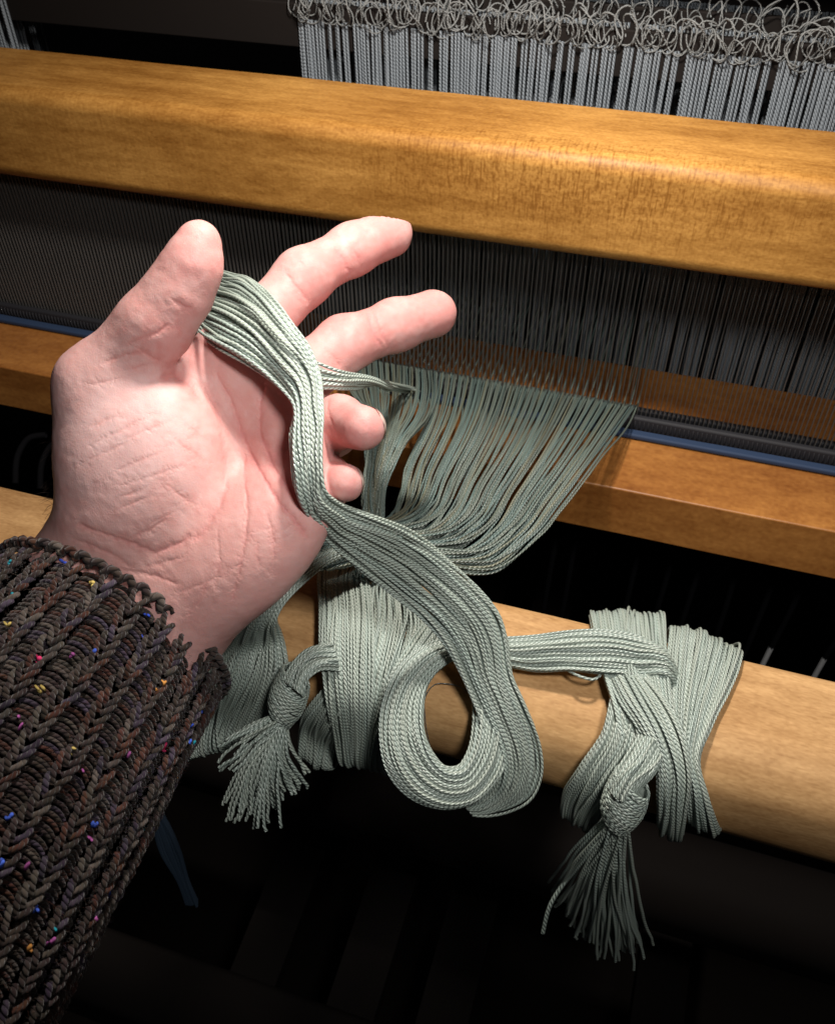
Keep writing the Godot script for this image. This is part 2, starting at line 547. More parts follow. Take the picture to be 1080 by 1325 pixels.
func build_heddles() -> void:
	var cord := MB.new()
	for s in [-1, 1]:
		var pts := PackedVector3Array()
		for i in 15:
			var f := i / 14.0
			var eye := absf(f - 0.5) * 2.0
			var w: float = 0.00105 + 0.0009 * exp(-eye * eye * 260.0)
			pts.append(Vector3(s * w, -0.29 * f, sin(f * 9.0) * 0.0004))
		cord.tube(pts, 0.00085, 0.00085, 5, Color.WHITE, 0.004)
	var heddle := cord.mesh()
	var loops := []
	for k in 4:
		var mb := MB.new()
		var wide := 0.0048 + 0.0013 * k
		var pts := PackedVector3Array()
		for i in 23:
			var w := TAU * 1.12 * i / 22.0 - PI * 0.56
			pts.append(Vector3(sin(w) * wide * (1.0 + 0.15 * sin(w * 2.0 + k)), 0.004 - cos(w) * (0.0085 + 0.0008 * k) + 0.006, sin(w * 0.5) * 0.004 + 0.002 * sin(w * 2.3 + k)))
		mb.tube(pts, 0.00048, 0.00048, 6, Color.WHITE, 0.004)
		loops.append(mb.mesh())
	var hs := [0.530, 0.552, 0.578, 0.604]
	var words := ["front", "second", "third", "rearmost"]
	for k in 4:
		var h: float = hs[k]
		var v := 0.150 - 0.006 * k
		var t := thing("heddle_shaft", words[k] + " row of grey string heddles hanging behind the upper beam", "heddle shaft", "rows of heddles")
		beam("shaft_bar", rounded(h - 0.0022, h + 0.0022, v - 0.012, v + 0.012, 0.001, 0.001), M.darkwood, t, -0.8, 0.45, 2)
		var far := []
		var ranges := [[-0.245 - 0.006 * k, 0.22, 0.0056 if k < 2 else 0.0032], [-0.58, -0.447 - 0.01 * k, 0.007]]
		for a in ranges:
			var x: float = a[0] + rng.randf() * 0.004
			while x < a[1]:
				var n := 1 + rng.randi() % 2
				for q in n:
					var where := Vector3(x + q * 0.0021, CAM_Y - v + 0.004, -h + 0.0035)
					var turn := Vector3(rng.randf_range(-0.01, 0.015), rng.randf_range(-0.9, 0.9), rng.randf_range(-0.012, 0.012))
					if k < 2:
						var o := put("heddle", heddle, M.heddle, t)
						o.position = where
						o.rotation = turn
					else:
						far.append(Transform3D(Basis.from_euler(turn), where))
				if k < 2:
					for q in (2 if k == 0 else 1):
						var lo := put("heddle_loop", loops[rng.randi() % 4], M.loop, t)
						lo.position = Vector3(x + rng.randf_range(-0.003, 0.004), CAM_Y - v + 0.003 + rng.randf_range(-0.002, 0.004), -h + 0.004)
						lo.rotation = Vector3(rng.randf_range(-0.5, 0.35), rng.randf_range(-0.9, 0.9), rng.randf_range(-0.7, 0.5))
						lo.scale = Vector3.ONE * rng.randf_range(0.6, 1.0)
				x += float(a[2]) * rng.randf_range(0.7, 1.3)
		if far.size():
			var mm := MultiMesh.new()
			mm.transform_format = MultiMesh.TRANSFORM_3D
			mm.mesh = heddle
			mm.instance_count = far.size()
			for q in far.size():
				mm.set_instance_transform(q, far[q])
			var mi := MultiMeshInstance3D.new()
			mi.name = "heddles"
			mi.multimesh = mm
			mi.material_override = M.heddle
			mi.set_meta("kind", "stuff")
			t.add_child(mi, true)
	# bar across the top of the frame behind the heddles and a lit wooden rail at the top right
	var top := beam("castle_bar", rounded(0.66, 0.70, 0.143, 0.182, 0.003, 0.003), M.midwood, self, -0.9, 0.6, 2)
	var fr := beam("frame_bar", rounded(0.520, 0.540, 0.070, 0.1035, 0.003, 0.003), M.rail, self, -0.9, 0.6, 2)
	tag(fr, "orange-brown wooden bar at the very top right corner above the heddle loops", "loom bar")
	tag(top, "brown wooden cross bar in the dark behind the heddle loops", "loom bar")

func build_warp() -> void:
	# threads that come out of the reed and fall over the rail
	var t := thing("warp_threads", "fan of grey-green warp threads spreading from the reed over the lower rail", "yarn")
	var a0 := PH(440, 478, REED_H)
	var a1 := PH(818, 553, REED_H)
	var n := 185
	var vtop := 0.3155
	for i in n:
		var f := (i + rng.randf_range(-0.25, 0.25)) / (n - 1.0)
		var x := lerpf(a0.x, a1.x, f)
		var st := Vector3(x, CAM_Y - vtop, -REED_H + 0.004)
		var pts := []
		var mb := MB.new()
		var j := rng.randf_range(-1, 1)
		var j2 := rng.randf_range(-1, 1)
		if i % 4 == 0:      # only some run on to the heddles; the others end just behind the wires
			pts.append(Vector3(x + 0.004 * j, CAM_Y - 0.300, -0.60))
			pts.append(Vector3(x + 0.002 * j, CAM_Y - 0.310, -0.50))
		pts.append(Vector3(x, CAM_Y - vtop, -REED_H - 0.004))
		if f < 0.34:
			var g := f / 0.34
			pts.append(P(lerpf(453, 552, g) + j * 2, lerpf(505, 545, g) + j2 * 3, lerpf(0.475, 0.452, g)))
			pts.append(P(lerpf(474, 520, g) + j * 3, lerpf(545, 585, g), 0.43 - 0.01 * g))
			pts.append(P(lerpf(474, 497, g) + j * 2, 625 + j2 * 3, 0.405))
			pts.append(P(lerpf(470, 494, g) + j * 2, 680, 0.39))
			pts.append(P(lerpf(455, 490, g), 745, 0.372))
		else:
			var g := (f - 0.34) / 0.66
			# over the rail edge, then slack below it, drawn together to the left
			var sag := pow(g, 1.3)
			pts.append(P(lerpf(549, 763, g) + j * 2, lerpf(552, 609, g) + j2 * 2, lerpf(0.462, 0.440, g)))
			pts.append(P(lerpf(526, 730, g) + j * 3, lerpf(604, 652, g) + j2 * 3, lerpf(0.436, 0.420, g)))
			pts.append(P(lerpf(515, 694, g) + j * 4, lerpf(645, 695, g) + j2 * 4, lerpf(0.415, 0.402, g)))
			pts.append(P(lerpf(505, 640, g) + j * 6, lerpf(668, 736, sag) + j2 * 9, lerpf(0.40, 0.392, g)))
			pts.append(P(lerpf(490, 575, g) + j * 6, lerpf(680, 734, sag) + j2 * 9, lerpf(0.39, 0.382, g)))
			pts.append(P(lerpf(462, 500, g), lerpf(690, 720, sag) + j2 * 4, 0.37))
			pts.append(P(420, lerpf(700, 735, g) + j2 * 3, 0.352))
		var path := spline(pts, 84)
		for s in path.size():
			var q := s / 84.0
			var am := clampf((q - 0.5) * 3.0, 0.0, 1.0) * 0.0040
			path[s] += Vector3(noise.get_noise_2d(i * 41.0, s * 3.0), noise.get_noise_2d(i * 29.0 + 500.0, s * 3.0), noise.get_noise_2d(i * 37.0 + 900.0, s * 3.0)) * am
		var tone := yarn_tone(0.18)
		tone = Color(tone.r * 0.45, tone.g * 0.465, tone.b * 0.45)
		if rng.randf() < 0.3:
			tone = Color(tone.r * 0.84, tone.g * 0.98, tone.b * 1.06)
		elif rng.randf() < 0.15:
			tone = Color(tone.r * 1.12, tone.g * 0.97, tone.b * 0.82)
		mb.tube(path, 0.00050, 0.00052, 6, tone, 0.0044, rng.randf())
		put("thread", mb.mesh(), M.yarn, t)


# ------------------------------------------------------------------ yarn bundles
func build_yarn() -> void:
	var mb := MB.new()
	# the band held across the fingers, down to the loops on the beam
	var held := thing("held_yarn_band", "flat grey-green yarn band held across the fingers and trailing down to the beam", "yarn")
	var L := [HP(240, 415, 0.272), HP(258, 432, 0.262), HP(284, 450, 0.2495), HP(316, 467, 0.2465), HP(345, 487, 0.2455), HP(368, 508, 0.2445), HP(380, 525, 0.2435), HP(378, 565, 0.2425), HP(380, 605, 0.244), HP(386, 642, 0.250), P(402, 672, 0.2751), P(432, 708, 0.2918), P(472, 742, 0.3062), P(515, 775, 0.3184), P(552, 806, 0.3260), P(578, 838, 0.3310), P(596, 870, 0.3350), P(612, 905, 0.3370), P(628, 945, 0.338), P(640, 982, 0.340), P(640, 1005, 0.343), P(632, 1022, 0.347), P(618, 1036, 0.350), P(606, 1042, 0.354)]
	var R := [HP(284, 350, 0.306), HP(300, 353, 0.288), HP(324, 359, 0.268), HP(352, 384, 0.2545), HP(378, 418, 0.249), HP(400, 448, 0.248), HP(412, 478, 0.247), HP(417, 530, 0.2445), HP(416, 590, 0.245), HP(419, 628, 0.250), HP(440, 650, 0.262), P(486, 668, 0.2896), P(535, 690, 0.3057), P(585, 726, 0.3199), P(625, 765, 0.3270), P(648, 795, 0.3310), P(657, 830, 0.3330), P(661, 870, 0.3350), P(680, 915, 0.336), P(697, 962, 0.340), P(699, 1000, 0.343), P(686, 1030, 0.346), P(655, 1047, 0.350), P(614, 1054, 0.352)]
	bundle(mb, L, R, 17, 3, {"bulge": 0.0022, "wander": 0.8, "loose": 0.00025})
	strands("band", mb, held)
	mb = MB.new()   # strands that pass back between the fingers
	bundle(mb, [HP(402, 468, 0.262), HP(428, 480, 0.266), HP(452, 487, 0.276), P(474, 489, 0.32), P(500, 494, 0.40), P(520, 499, 0.47), P(534, 503, 0.51)], [HP(402, 508, 0.262), HP(430, 506, 0.266), HP(456, 504, 0.276), P(474, 500, 0.32), P(500, 505, 0.40), P(520, 508, 0.47), P(534, 510, 0.51)], 6, 2, {"bulge": 0.002, "wander": 0.8, "tone": 0.15})
	strands("crossing_strands", mb, held)
	mb = MB.new()   # the turn at the bottom runs back up behind
	L = [P(606, 1042, 0.354), P(628, 1010, 0.360), P(642, 960, 0.362), P(640, 920, 0.36)]
	R = [P(614, 1054, 0.352), P(650, 1030, 0.362), P(668, 970, 0.364), P(656, 920, 0.362)]
	bundle(mb, L, R, 10, 2, {"bulge": 0.001, "wander": 0.8})
	strands("curl", mb, held)

	# the strands that cross from the right and make the open ring
	var ring := thing("looped_yarn_bundle", "grey-green yarn band crossing from the right and curling into an open ring", "yarn")
	mb = MB.new()
	L = [B(866, 892, 0.004), B(858, 876, 0.011), P(830, 874, 0.338), P(790, 872, 0.336), P(740, 868, 0.338), P(690, 868, 0.342), P(640, 858, 0.344), P(600, 850, 0.344), P(572, 862, 0.342), P(553, 885, 0.338), P(546, 915, 0.334), P(548, 950, 0.331), P(560, 980, 0.330), P(578, 997, 0.330), P(596, 996, 0.331), P(610, 975, 0.333), P(618, 940, 0.336), P(618, 905, 0.339), P(608, 870, 0.342), P(598, 845, 0.345)]
	R = [B(864, 862, 0.006), B(852, 838, 0.013), P(825, 822, 0.341), P(785, 815, 0.341), P(735, 817, 0.343), P(690, 823, 0.346), P(640, 826, 0.348), P(590, 825, 0.348), P(545, 838, 0.344), P(512, 868, 0.339), P(494, 910, 0.335), P(491, 955, 0.333), P(502, 1000, 0.332), P(530, 1032, 0.333), P(570, 1047, 0.334), P(612, 1038, 0.337), P(645, 1005, 0.341), P(655, 950, 0.345), P(645, 895, 0.347), P(625, 850, 0.349)]
	bundle(mb, L, R, 19, 3, {"bulge": 0.0028, "wander": 0.9, "loose": 0.00032})
	strands("band", mb, ring)
	mb = MB.new()   # a slack strand below the band
	mb.tube(spline([P(735, 868, 0.339), P(752, 876, 0.335), P(768, 879, 0.335), P(776, 874, 0.337)], 14), 0.0006, 0.0006, 6, yarn_tone(), 0.0044)
	strands("slack_strand", mb, ring)

	# left: wraps over the beam
	var wl := thing("yarn_wrap", "broad grey-green yarn wrap over the beam beside the open ring", "yarn", "yarn wraps on the breast beam")
	mb = MB.new()
	var tl := B(416, 742, 0.006)
	var tr := B(484, 752, 0.006)
	L = [back_of(tl, 0.03), back_of(tl, 0.008, 0.005), B(414, 735, 0.006), B(412, 790, 0.008), B(413, 840, 0.009), B(422, 900, 0.010), B(434, 950, 0.009), B(442, 985, 0.006), under(B(445, 990), 0.0)]
	R = [back_of(tr, 0.03), back_of(tr, 0.008, 0.005), B(480, 745, 0.006), B(484, 800, 0.009), B(484, 850, 0.011), B(482, 900, 0.011), B(478, 950, 0.009), B(474, 990, 0.006), under(B(472, 995), 0.0)]
	bundle(mb, L, R, 15, 3, {"bulge": 0.0012, "wander": 0.5, "beam": true, "loose": 0.0002})
	strands("upright_wrap", mb, wl)
	mb = MB.new()
	# slanting wraps between the upright wrap and the ring
	L = [back_of(B(482, 755), 0.012, 0.004), B(480, 758, 0.004), B(478, 800, 0.005), B(470, 850, 0.006), B(462, 900, 0.007), B(455, 950, 0.006), B(455, 985, 0.004), under(B(460, 990), 0.0)]
	R = [back_of(B(560, 775), 0.012, 0.004), B(560, 785, 0.004), B(568, 815, 0.005), B(560, 850, 0.006), B(545, 900, 0.007), B(535, 950, 0.006), B(530, 1000, 0.004), under(B(530, 1010), 0.0)]
	bundle(mb, L, R, 20, 2, {"bulge": 0.001, "wander": 0.9, "beam": true})
	L = [B(560, 790, 0.006), B(530, 830, 0.008), B(500, 880, 0.009), B(480, 940, 0.008), B(478, 990, 0.005), under(B(480, 995), 0.0)]
	R = [B(585, 815, 0.006), B(560, 850, 0.008), B(535, 890, 0.010), B(518, 940, 0.009), B(515, 1000, 0.005), under(B(515, 1005), 0.0)]
	bundle(mb, L, R, 12, 2, {"bulge": 0.001, "wander": 0.8, "beam": true})
	strands("slanting_wrap", mb, wl)
	mb = MB.new()
	# strands sweeping left below the knot's neck
	L = [B(478, 850, 0.006), B(440, 870, 0.007), B(405, 905, 0.008), B(388, 945, 0.007), B(388, 975, 0.004), under(B(395, 985), 0.0)]
	R = [B(490, 880, 0.006), B(465, 920, 0.008), B(445, 950, 0.008), B(432, 975, 0.007), B(430, 990, 0.004), under(B(435, 995), 0.0)]
	bundle(mb, L, R, 16, 2, {"bulge": 0.002, "wander": 0.7, "beam": true})
	strands("swept_wrap", mb, wl)

	var wf := thing("yarn_wrap", "grey-green yarn gathered under the palm and spread over the beam above the cuff", "yarn", "yarn wraps on the breast beam")
	mb = MB.new()
	L = [P(470, 700, 0.362), P(415, 715, 0.350), P(370, 745, 0.342), P(322, 795, 0.338), B(285, 845, 0.008), B(258, 880, 0.008), B(240, 930, 0.007), B(235, 980, 0.004), under(B(240, 990), 0.0)]
	R = [P(475, 712, 0.362), P(425, 728, 0.352), P(395, 752, 0.346), P(362, 790, 0.341), B(366, 830, 0.008), B(372, 865, 0.008), B(362, 905, 0.008), B(340, 950, 0.006), under(B(335, 960), 0.0)]
	bundle(mb, L, R, 26, 3, {"bulge": 0.0022, "wander": 0.7, "loose": 0.0003})
	strands("spread", mb, wf)

	var kl := thing("yarn_knot", "wrapped yarn knot with frayed tassel beside the sleeve cuff", "yarn knot", "tied yarn ends")
	mb = MB.new()
	L = [B(430, 832, 0.012), B(400, 838, 0.015), B(378, 858, 0.018), B(366, 880, 0.021)]
	R = [B(440, 868, 0.012), B(415, 868, 0.015), B(400, 880, 0.018), B(392, 900, 0.020)]
	bundle(mb, L, R, 9, 3, {"bulge": 0.003, "wander": 0.8})
	strands("neck", mb, kl)
	mb = MB.new()
	var k0 := B(383, 868, 0.016)
	var k1 := P(364, 934, (k0 - Vector3(0, CAM_Y, 0)).dot(FX) + 0.009)
	knot(mb, k0, k1, 0.0052, 0.0072, 0.0040, 21, Vector3(0.55, 0.15, -0.2))
	strands("knot", mb, kl)
	mb = MB.new()
	mb.blob(k0.lerp(k1, 0.5), RX * 0.0062, (k0 - k1) * 0.5, -FX * 0.0062, YARN * 0.8)
	strands("core", mb, kl)
	mb = MB.new()
	tassel(mb, k1 + Vector3(0, 0.002, 0), 0.0030, [P(298, 1040, 0.352), P(318, 1052, 0.352), P(340, 1048, 0.356), P(365, 1025, 0.362), P(388, 1010, 0.365)], 84, Vector3(-0.002, 0, 0.003))
	tassel(mb, k1 + Vector3(0, 0.002, 0), 0.0028, [P(292, 985, 0.345), P(305, 965, 0.345), P(300, 1000, 0.348)], 14, Vector3(-0.001, 0.001, 0.004))
	strands("tassel", mb, kl)

	# right: wraps, knot and tassel
	var wr := thing("yarn_wrap", "grey-green yarn wraps crossed over the right part of the beam above the long tassel", "yarn", "yarn wraps on the breast beam")
	mb = MB.new()
	var q0 := B(763, 800, 0.004)
	var q1 := B(858, 805, 0.004)
	L = [back_of(q0, 0.03), back_of(q0, 0.006, 0.005), B(763, 792, 0.005), B(770, 830, 0.006), B(782, 880, 0.008), B(795, 920, 0.010), B(800, 950, 0.010)]
	R = [back_of(q1, 0.03), back_of(q1, 0.006, 0.005), B(858, 797, 0.006), B(862, 835, 0.008), B(866, 880, 0.010), B(872, 920, 0.011), B(880, 950, 0.010)]
	bundle(mb, L, R, 22, 3, {"bulge": 0.0012, "wander": 0.5, "beam": true, "loose": 0.0002})
	strands("upright_wrap", mb, wr)
	mb = MB.new()
	q0 = B(862, 815, 0.004)
	q1 = B(958, 850, 0.004)
	L = [back_of(q0, 0.03), back_of(q0, 0.006, 0.004), B(864, 808, 0.004), B(862, 850, 0.005), B(862, 900, 0.006), B(868, 950, 0.007), B(885, 1010, 0.007), B(890, 1060, 0.005), under(B(890, 1075), 0.0)]
	R = [back_of(q1, 0.03), back_of(q1, 0.006, 0.004), B(960, 842, 0.004), B(946, 890, 0.004), B(922, 940, 0.005), B(905, 985, 0.006), B(915, 1030, 0.006), B(930, 1075, 0.004), under(B(932, 1090), 0.0)]
	bundle(mb, L, R, 22, 2, {"bulge": 0.001, "wander": 0.7, "beam": true})
	strands("slanting_wrap", mb, wr)
	mb = MB.new()
	# arched band running down to the right below the crossing band
	L = [B(788, 880, 0.009), B(802, 910, 0.012), B(826, 945, 0.014), B(846, 985, 0.014), B(850, 1030, 0.012), B(850, 1065, 0.008), under(B(855, 1080), 0.0)]
	R = [B(838, 880, 0.010), B(862, 908, 0.013), B(884, 950, 0.015), B(894, 1000, 0.014), B(888, 1050, 0.011), B(880, 1085, 0.006), under(B(880, 1090), 0.0)]
	bundle(mb, L, R, 16, 3, {"bulge": 0.0022, "wander": 0.6, "beam": true})
	strands("arched_wrap", mb, wr)
	mb = MB.new()
	# strands that sweep to the left
	L = [B(790, 900, 0.009), B(778, 950, 0.009), B(752, 990, 0.009), B(728, 1028, 0.007), B(726, 1050, 0.004), under(B(728, 1060), 0.0)]
	R = [B(850, 940, 0.010), B(838, 985, 0.011), B(815, 1020, 0.011), B(790, 1055, 0.009), B(775, 1075, 0.005), under(B(775, 1080), 0.0)]
	bundle(mb, L, R, 20, 3, {"bulge": 0.002, "wander": 0.7, "beam": true})
	strands("swept_wrap", mb, wr)

	var kr := thing("yarn_knot", "wrapped yarn knot with long hanging tassel below the crossing yarn band at right", "yarn knot", "tied yarn ends")
	mb = MB.new()
	L = [B(826, 950, 0.014), B(812, 975, 0.017), B(796, 1000, 0.020), B(786, 1020, 0.021)]
	R = [B(862, 975, 0.014), B(848, 1002, 0.018), B(830, 1020, 0.021), B(818, 1035, 0.021)]
	bundle(mb, L, R, 10, 3, {"bulge": 0.003, "wander": 0.8})
	strands("neck", mb, kr)
	mb = MB.new()
	k0 = B(818, 1005, 0.018)
	k1 = P(797, 1068, (k0 - Vector3(0, CAM_Y, 0)).dot(FX) + 0.010)
	knot(mb, k0, k1, 0.0062, 0.0076, 0.0044, 22, Vector3(0.5, 0.3, -0.1))
	strands("knot", mb, kr)
	mb = MB.new()
	mb.blob(k0.lerp(k1, 0.5), RX * 0.0066, (k0 - k1) * 0.5, -FX * 0.0066, YARN * 0.8)
	strands("core", mb, kr)
	mb = MB.new()
	tassel(mb, k1 + Vector3(0, 0.003, 0), 0.0034, [P(728, 1150, 0.385), P(745, 1185, 0.39), P(775, 1215, 0.395), P(800, 1220, 0.395), P(822, 1225, 0.39)], 120, Vector3(-0.002, 0, 0.003))
	var pts := spline([k1, P(770, 1090, 0.357), P(735, 1135, 0.362), P(712, 1170, 0.368), P(702, 1207, 0.375)], 30)
	mb.tube(pts, 0.0009, 0.0009, 6, yarn_tone(), 0.0044)
	strands("tassel", mb, kr)

	# fine thread lying in the ring
	mb = MB.new()
	mb.tube(spline([B(556, 965, 0.002), B(550, 930, 0.0015), B(551, 900, 0.001), B(562, 886, 0.001), B(580, 885, 0.001), B(602, 893, 0.001), B(612, 905, 0.001)], 40), 0.00022, 0.00022, 5, Color(0.12, 0.12, 0.11))
	var ft := put("loose_thread", mb.mesh(), M.yarn)
	tag(ft, "single fine thread lying on the pale beam inside the yarn ring", "thread")


# ------------------------------------------------------------------ hand
class Field:
	var A := PackedVector3Array()
	var D := PackedVector3Array()       # b - a
	var ra := PackedFloat32Array()
	var rb := PackedFloat32Array()
	var g := PackedInt32Array()         # 0 palm, 1.. fingers
	var t0 := PackedFloat32Array()
	var t1 := PackedFloat32Array()
	var ell := {}                       # index -> [basis inverse rows, radii]
	var kpalm := 0.009
	var kchain := 0.005

	func bone(a: Vector3, b: Vector3, r0: float, r1: float, group: int, s0 := 0.0, s1 := 0.0) -> void:
		A.append(a); D.append(b - a); ra.append(r0 * 1.085 - (0.0009 if group > 0 else 0.0)); rb.append(r1 * 1.085 - (0.0007 if group > 0 else 0.0)); g.append(group); t0.append(s0); t1.append(s1)
	func ball(c: Vector3, axis: Vector3, side: Vector3, radii: Vector3, group := 0) -> void:
		var x := axis.normalized()
		var z := x.cross(side).normalized()
		var y := z.cross(x)
		ell[A.size()] = [Basis(x, y, z).transposed(), radii * 1.07]
		A.append(c); D.append(Vector3.ZERO); ra.append(0); rb.append(0); g.append(group); t0.append(0); t1.append(0)

	func one(i: int, p: Vector3) -> float:
		if ell.has(i):
			var e: Array = ell[i]
			var q: Vector3 = e[0] * (p - A[i])
			var k0: float = (q / e[1]).length()
			var k1: float = (q / (e[1] * e[1])).length()
			return k0 * (k0 - 1.0) / maxf(k1, 1e-6)
		var pa := p - A[i]
		var d := D[i]
		var h := clampf(pa.dot(d) / d.dot(d), 0.0, 1.0)
		return (pa - d * h).length() - lerpf(ra[i], rb[i], h)

	func near(p: Vector3, reach: float) -> PackedInt32Array:
		var ds := PackedFloat32Array()
		var lo := 1e9
		for i in A.size():
			var d := one(i, p)
			ds.append(d)
			lo = minf(lo, d)
		var out := PackedInt32Array()
		for i in A.size():
			if ds[i] < maxf(lo, 0.0) + reach:
				out.append(i)
		return out

	func at(p: Vector3, use: PackedInt32Array) -> float:
		var d := 1.0
		var cur := 0
		var fd := 1.0
		var ft := 0.0
		var fbest := 1.0
		for i in use:
			var gi := g[i]
			if gi != cur:
				if cur > 0:
					var k := lerpf(0.008, 0.0010, ft)
					var h := maxf(k - absf(d - fd), 0.0) / k
					d = minf(d, fd) - h * h * k * 0.25
				cur = gi
				fd = 1.0
				fbest = 1.0
			if ell.has(i):
				var e := one(i, p)
				var h := maxf(kpalm - absf(d - e), 0.0) / kpalm
				d = minf(d, e) - h * h * kpalm * 0.25
				continue
			var pa := p - A[i]
			var dd := D[i]
			var s := clampf(pa.dot(dd) / dd.dot(dd), 0.0, 1.0)
			var e := (pa - dd * s).length() - lerpf(ra[i], rb[i], s)
			if gi == 0:
				var h := maxf(kpalm - absf(d - e), 0.0) / kpalm
				d = minf(d, e) - h * h * kpalm * 0.25
			else:
				if e < fbest:
					fbest = e
					ft = lerpf(t0[i], t1[i], s)
				var h := maxf(kchain - absf(fd - e), 0.0) / kchain
				fd = minf(fd, e) - h * h * kchain * 0.25
		if cur > 0:
			var k := lerpf(0.008, 0.0010, ft)
			var h := maxf(k - absf(d - fd), 0.0) / k
			d = minf(d, fd) - h * h * k * 0.25
		return d

# camera-aligned metric point for the hand (x right, y down, z away)
func C(px: float, py: float, d: float) -> Vector3:
	return Vector3((px - 540.0) / F * d, (py - 662.5) / F * d, d)
func world_of(c: Vector3) -> Vector3:
	return Vector3(0, CAM_Y, 0) + RX * c.x - UX * c.y + FX * c.z

# the palm tilts: the fingers lie farther off than the wrist
func tilt(py: float, d: float) -> float:
	return d * 1.06 + clampf((650.0 - py) * 0.0001, -0.015, 0.016)
func T(px: float, py: float, d: float) -> Vector3:
	return C(px, py, tilt(py, d))
func HP(px: float, py: float, d: float) -> Vector3:
	return P(px, py, tilt(py, d))

func hand_field() -> Field:
	var f := Field.new()
	# palm and wrist
	f.bone(T(165, 715, .283), T(302, 462, .270), .0150, .0110, 0)
	f.bone(T(190, 735, .285), T(362, 505, .273), .0155, .0110, 0)
	f.bone(T(215, 755, .288), T(388, 570, .275), .0155, .0105, 0)
	f.bone(T(245, 785, .291), T(392, 650, .278), .0150, .0100, 0)
	f.bone(T(128, 735, .288), T(-30, 960, .272), .0185, .0230, 0)
	f.bone(T(222, 795, .293), T(60, 1040, .275), .0180, .0230, 0)
	f.bone(T(135, 700, .282), T(128, 735, .288), .0155, .0185, 0)
	f.ball(T(188, 608, .2635), Vector3(0.25, 1, 0.05), Vector3(1, 0, 0), Vector3(.0315, .0245, .0170))
	f.bone(T(150, 660, .272), T(130, 500, .254), .0145, .0120, 0)
	f.ball(T(315, 715, .2735), Vector3(0.72, -0.69, -0.05), Vector3(0.7, 0.7, 0), Vector3(.0340, .0175, .0150))
	f.ball(T(340, 500, .2660), Vector3(1, 0.6, 0), Vector3(0, 1, 0), Vector3(.0110, .0100, .0085))
	f.ball(T(378, 590, .2680), Vector3(0.3, 1, 0), Vector3(1, 0, 0), Vector3(.0140, .0095, .0085))
	# web towards the index finger
	f.bone(T(185, 500, .262), T(290, 490, .269), .0080, .0085, 0)
	# thumb
	f.bone(T(130, 500, .252), T(201, 420, .2435), .0122, .0107, 1, 0.0, 0.4)
	f.bone(T(201, 420, .2435), T(231, 379, .2405), .0107, .0094, 1, 0.4, 0.8)
	f.bone(T(231, 379, .2405), T(250, 342, .238), .0094, .0081, 1, 0.8, 1.0)
	f.bone(T(250, 342, .238), T(258, 312, .237), .0081, .0064, 1, 1.0, 1.0)
	# index
	f.bone(T(302, 455, .267), T(392, 360, .280), .0104, .0094, 2, 0.0, 0.8)
	f.bone(T(392, 358, .280), T(455, 323, .294), .0094, .0086, 2, 0.8, 1.0)
	f.bone(T(455, 323, .294), T(503, 302, .306), .0089, .0090, 2, 1.0, 1.0)
	# middle
	f.bone(T(362, 510, .271), T(446, 445, .283), .0108, .0094, 3, 0.0, 0.8)
	f.bone(T(446, 445, .283), T(512, 421, .298), .0095, .0090, 3, 0.8, 1.0)
	f.bone(T(512, 421, .298), T(560, 406, .309), .0092, .0091, 3, 1.0, 1.0)
	# ring, bent towards the eye
	f.bone(T(388, 570, .273), T(428, 556, .290), .0100, .0092, 4, 0.0, 0.6)
	f.bone(T(428, 556, .290), T(438, 546, .272), .0090, .0084, 4, 0.7, 1.0)
	f.bone(T(438, 546, .272), T(470, 554, .2550), .0084, .0071, 4, 1.0, 1.0)
	# little finger
	f.bone(T(392, 650, .276), T(418, 632, .293), .0090, .0082, 5, 0.0, 0.6)
	f.bone(T(418, 632, .293), T(424, 620, .279), .0080, .0074, 5, 0.7, 1.0)
	f.bone(T(424, 620, .279), T(446, 625, .2630), .0074, .0062, 5, 1.0, 1.0)
	return f

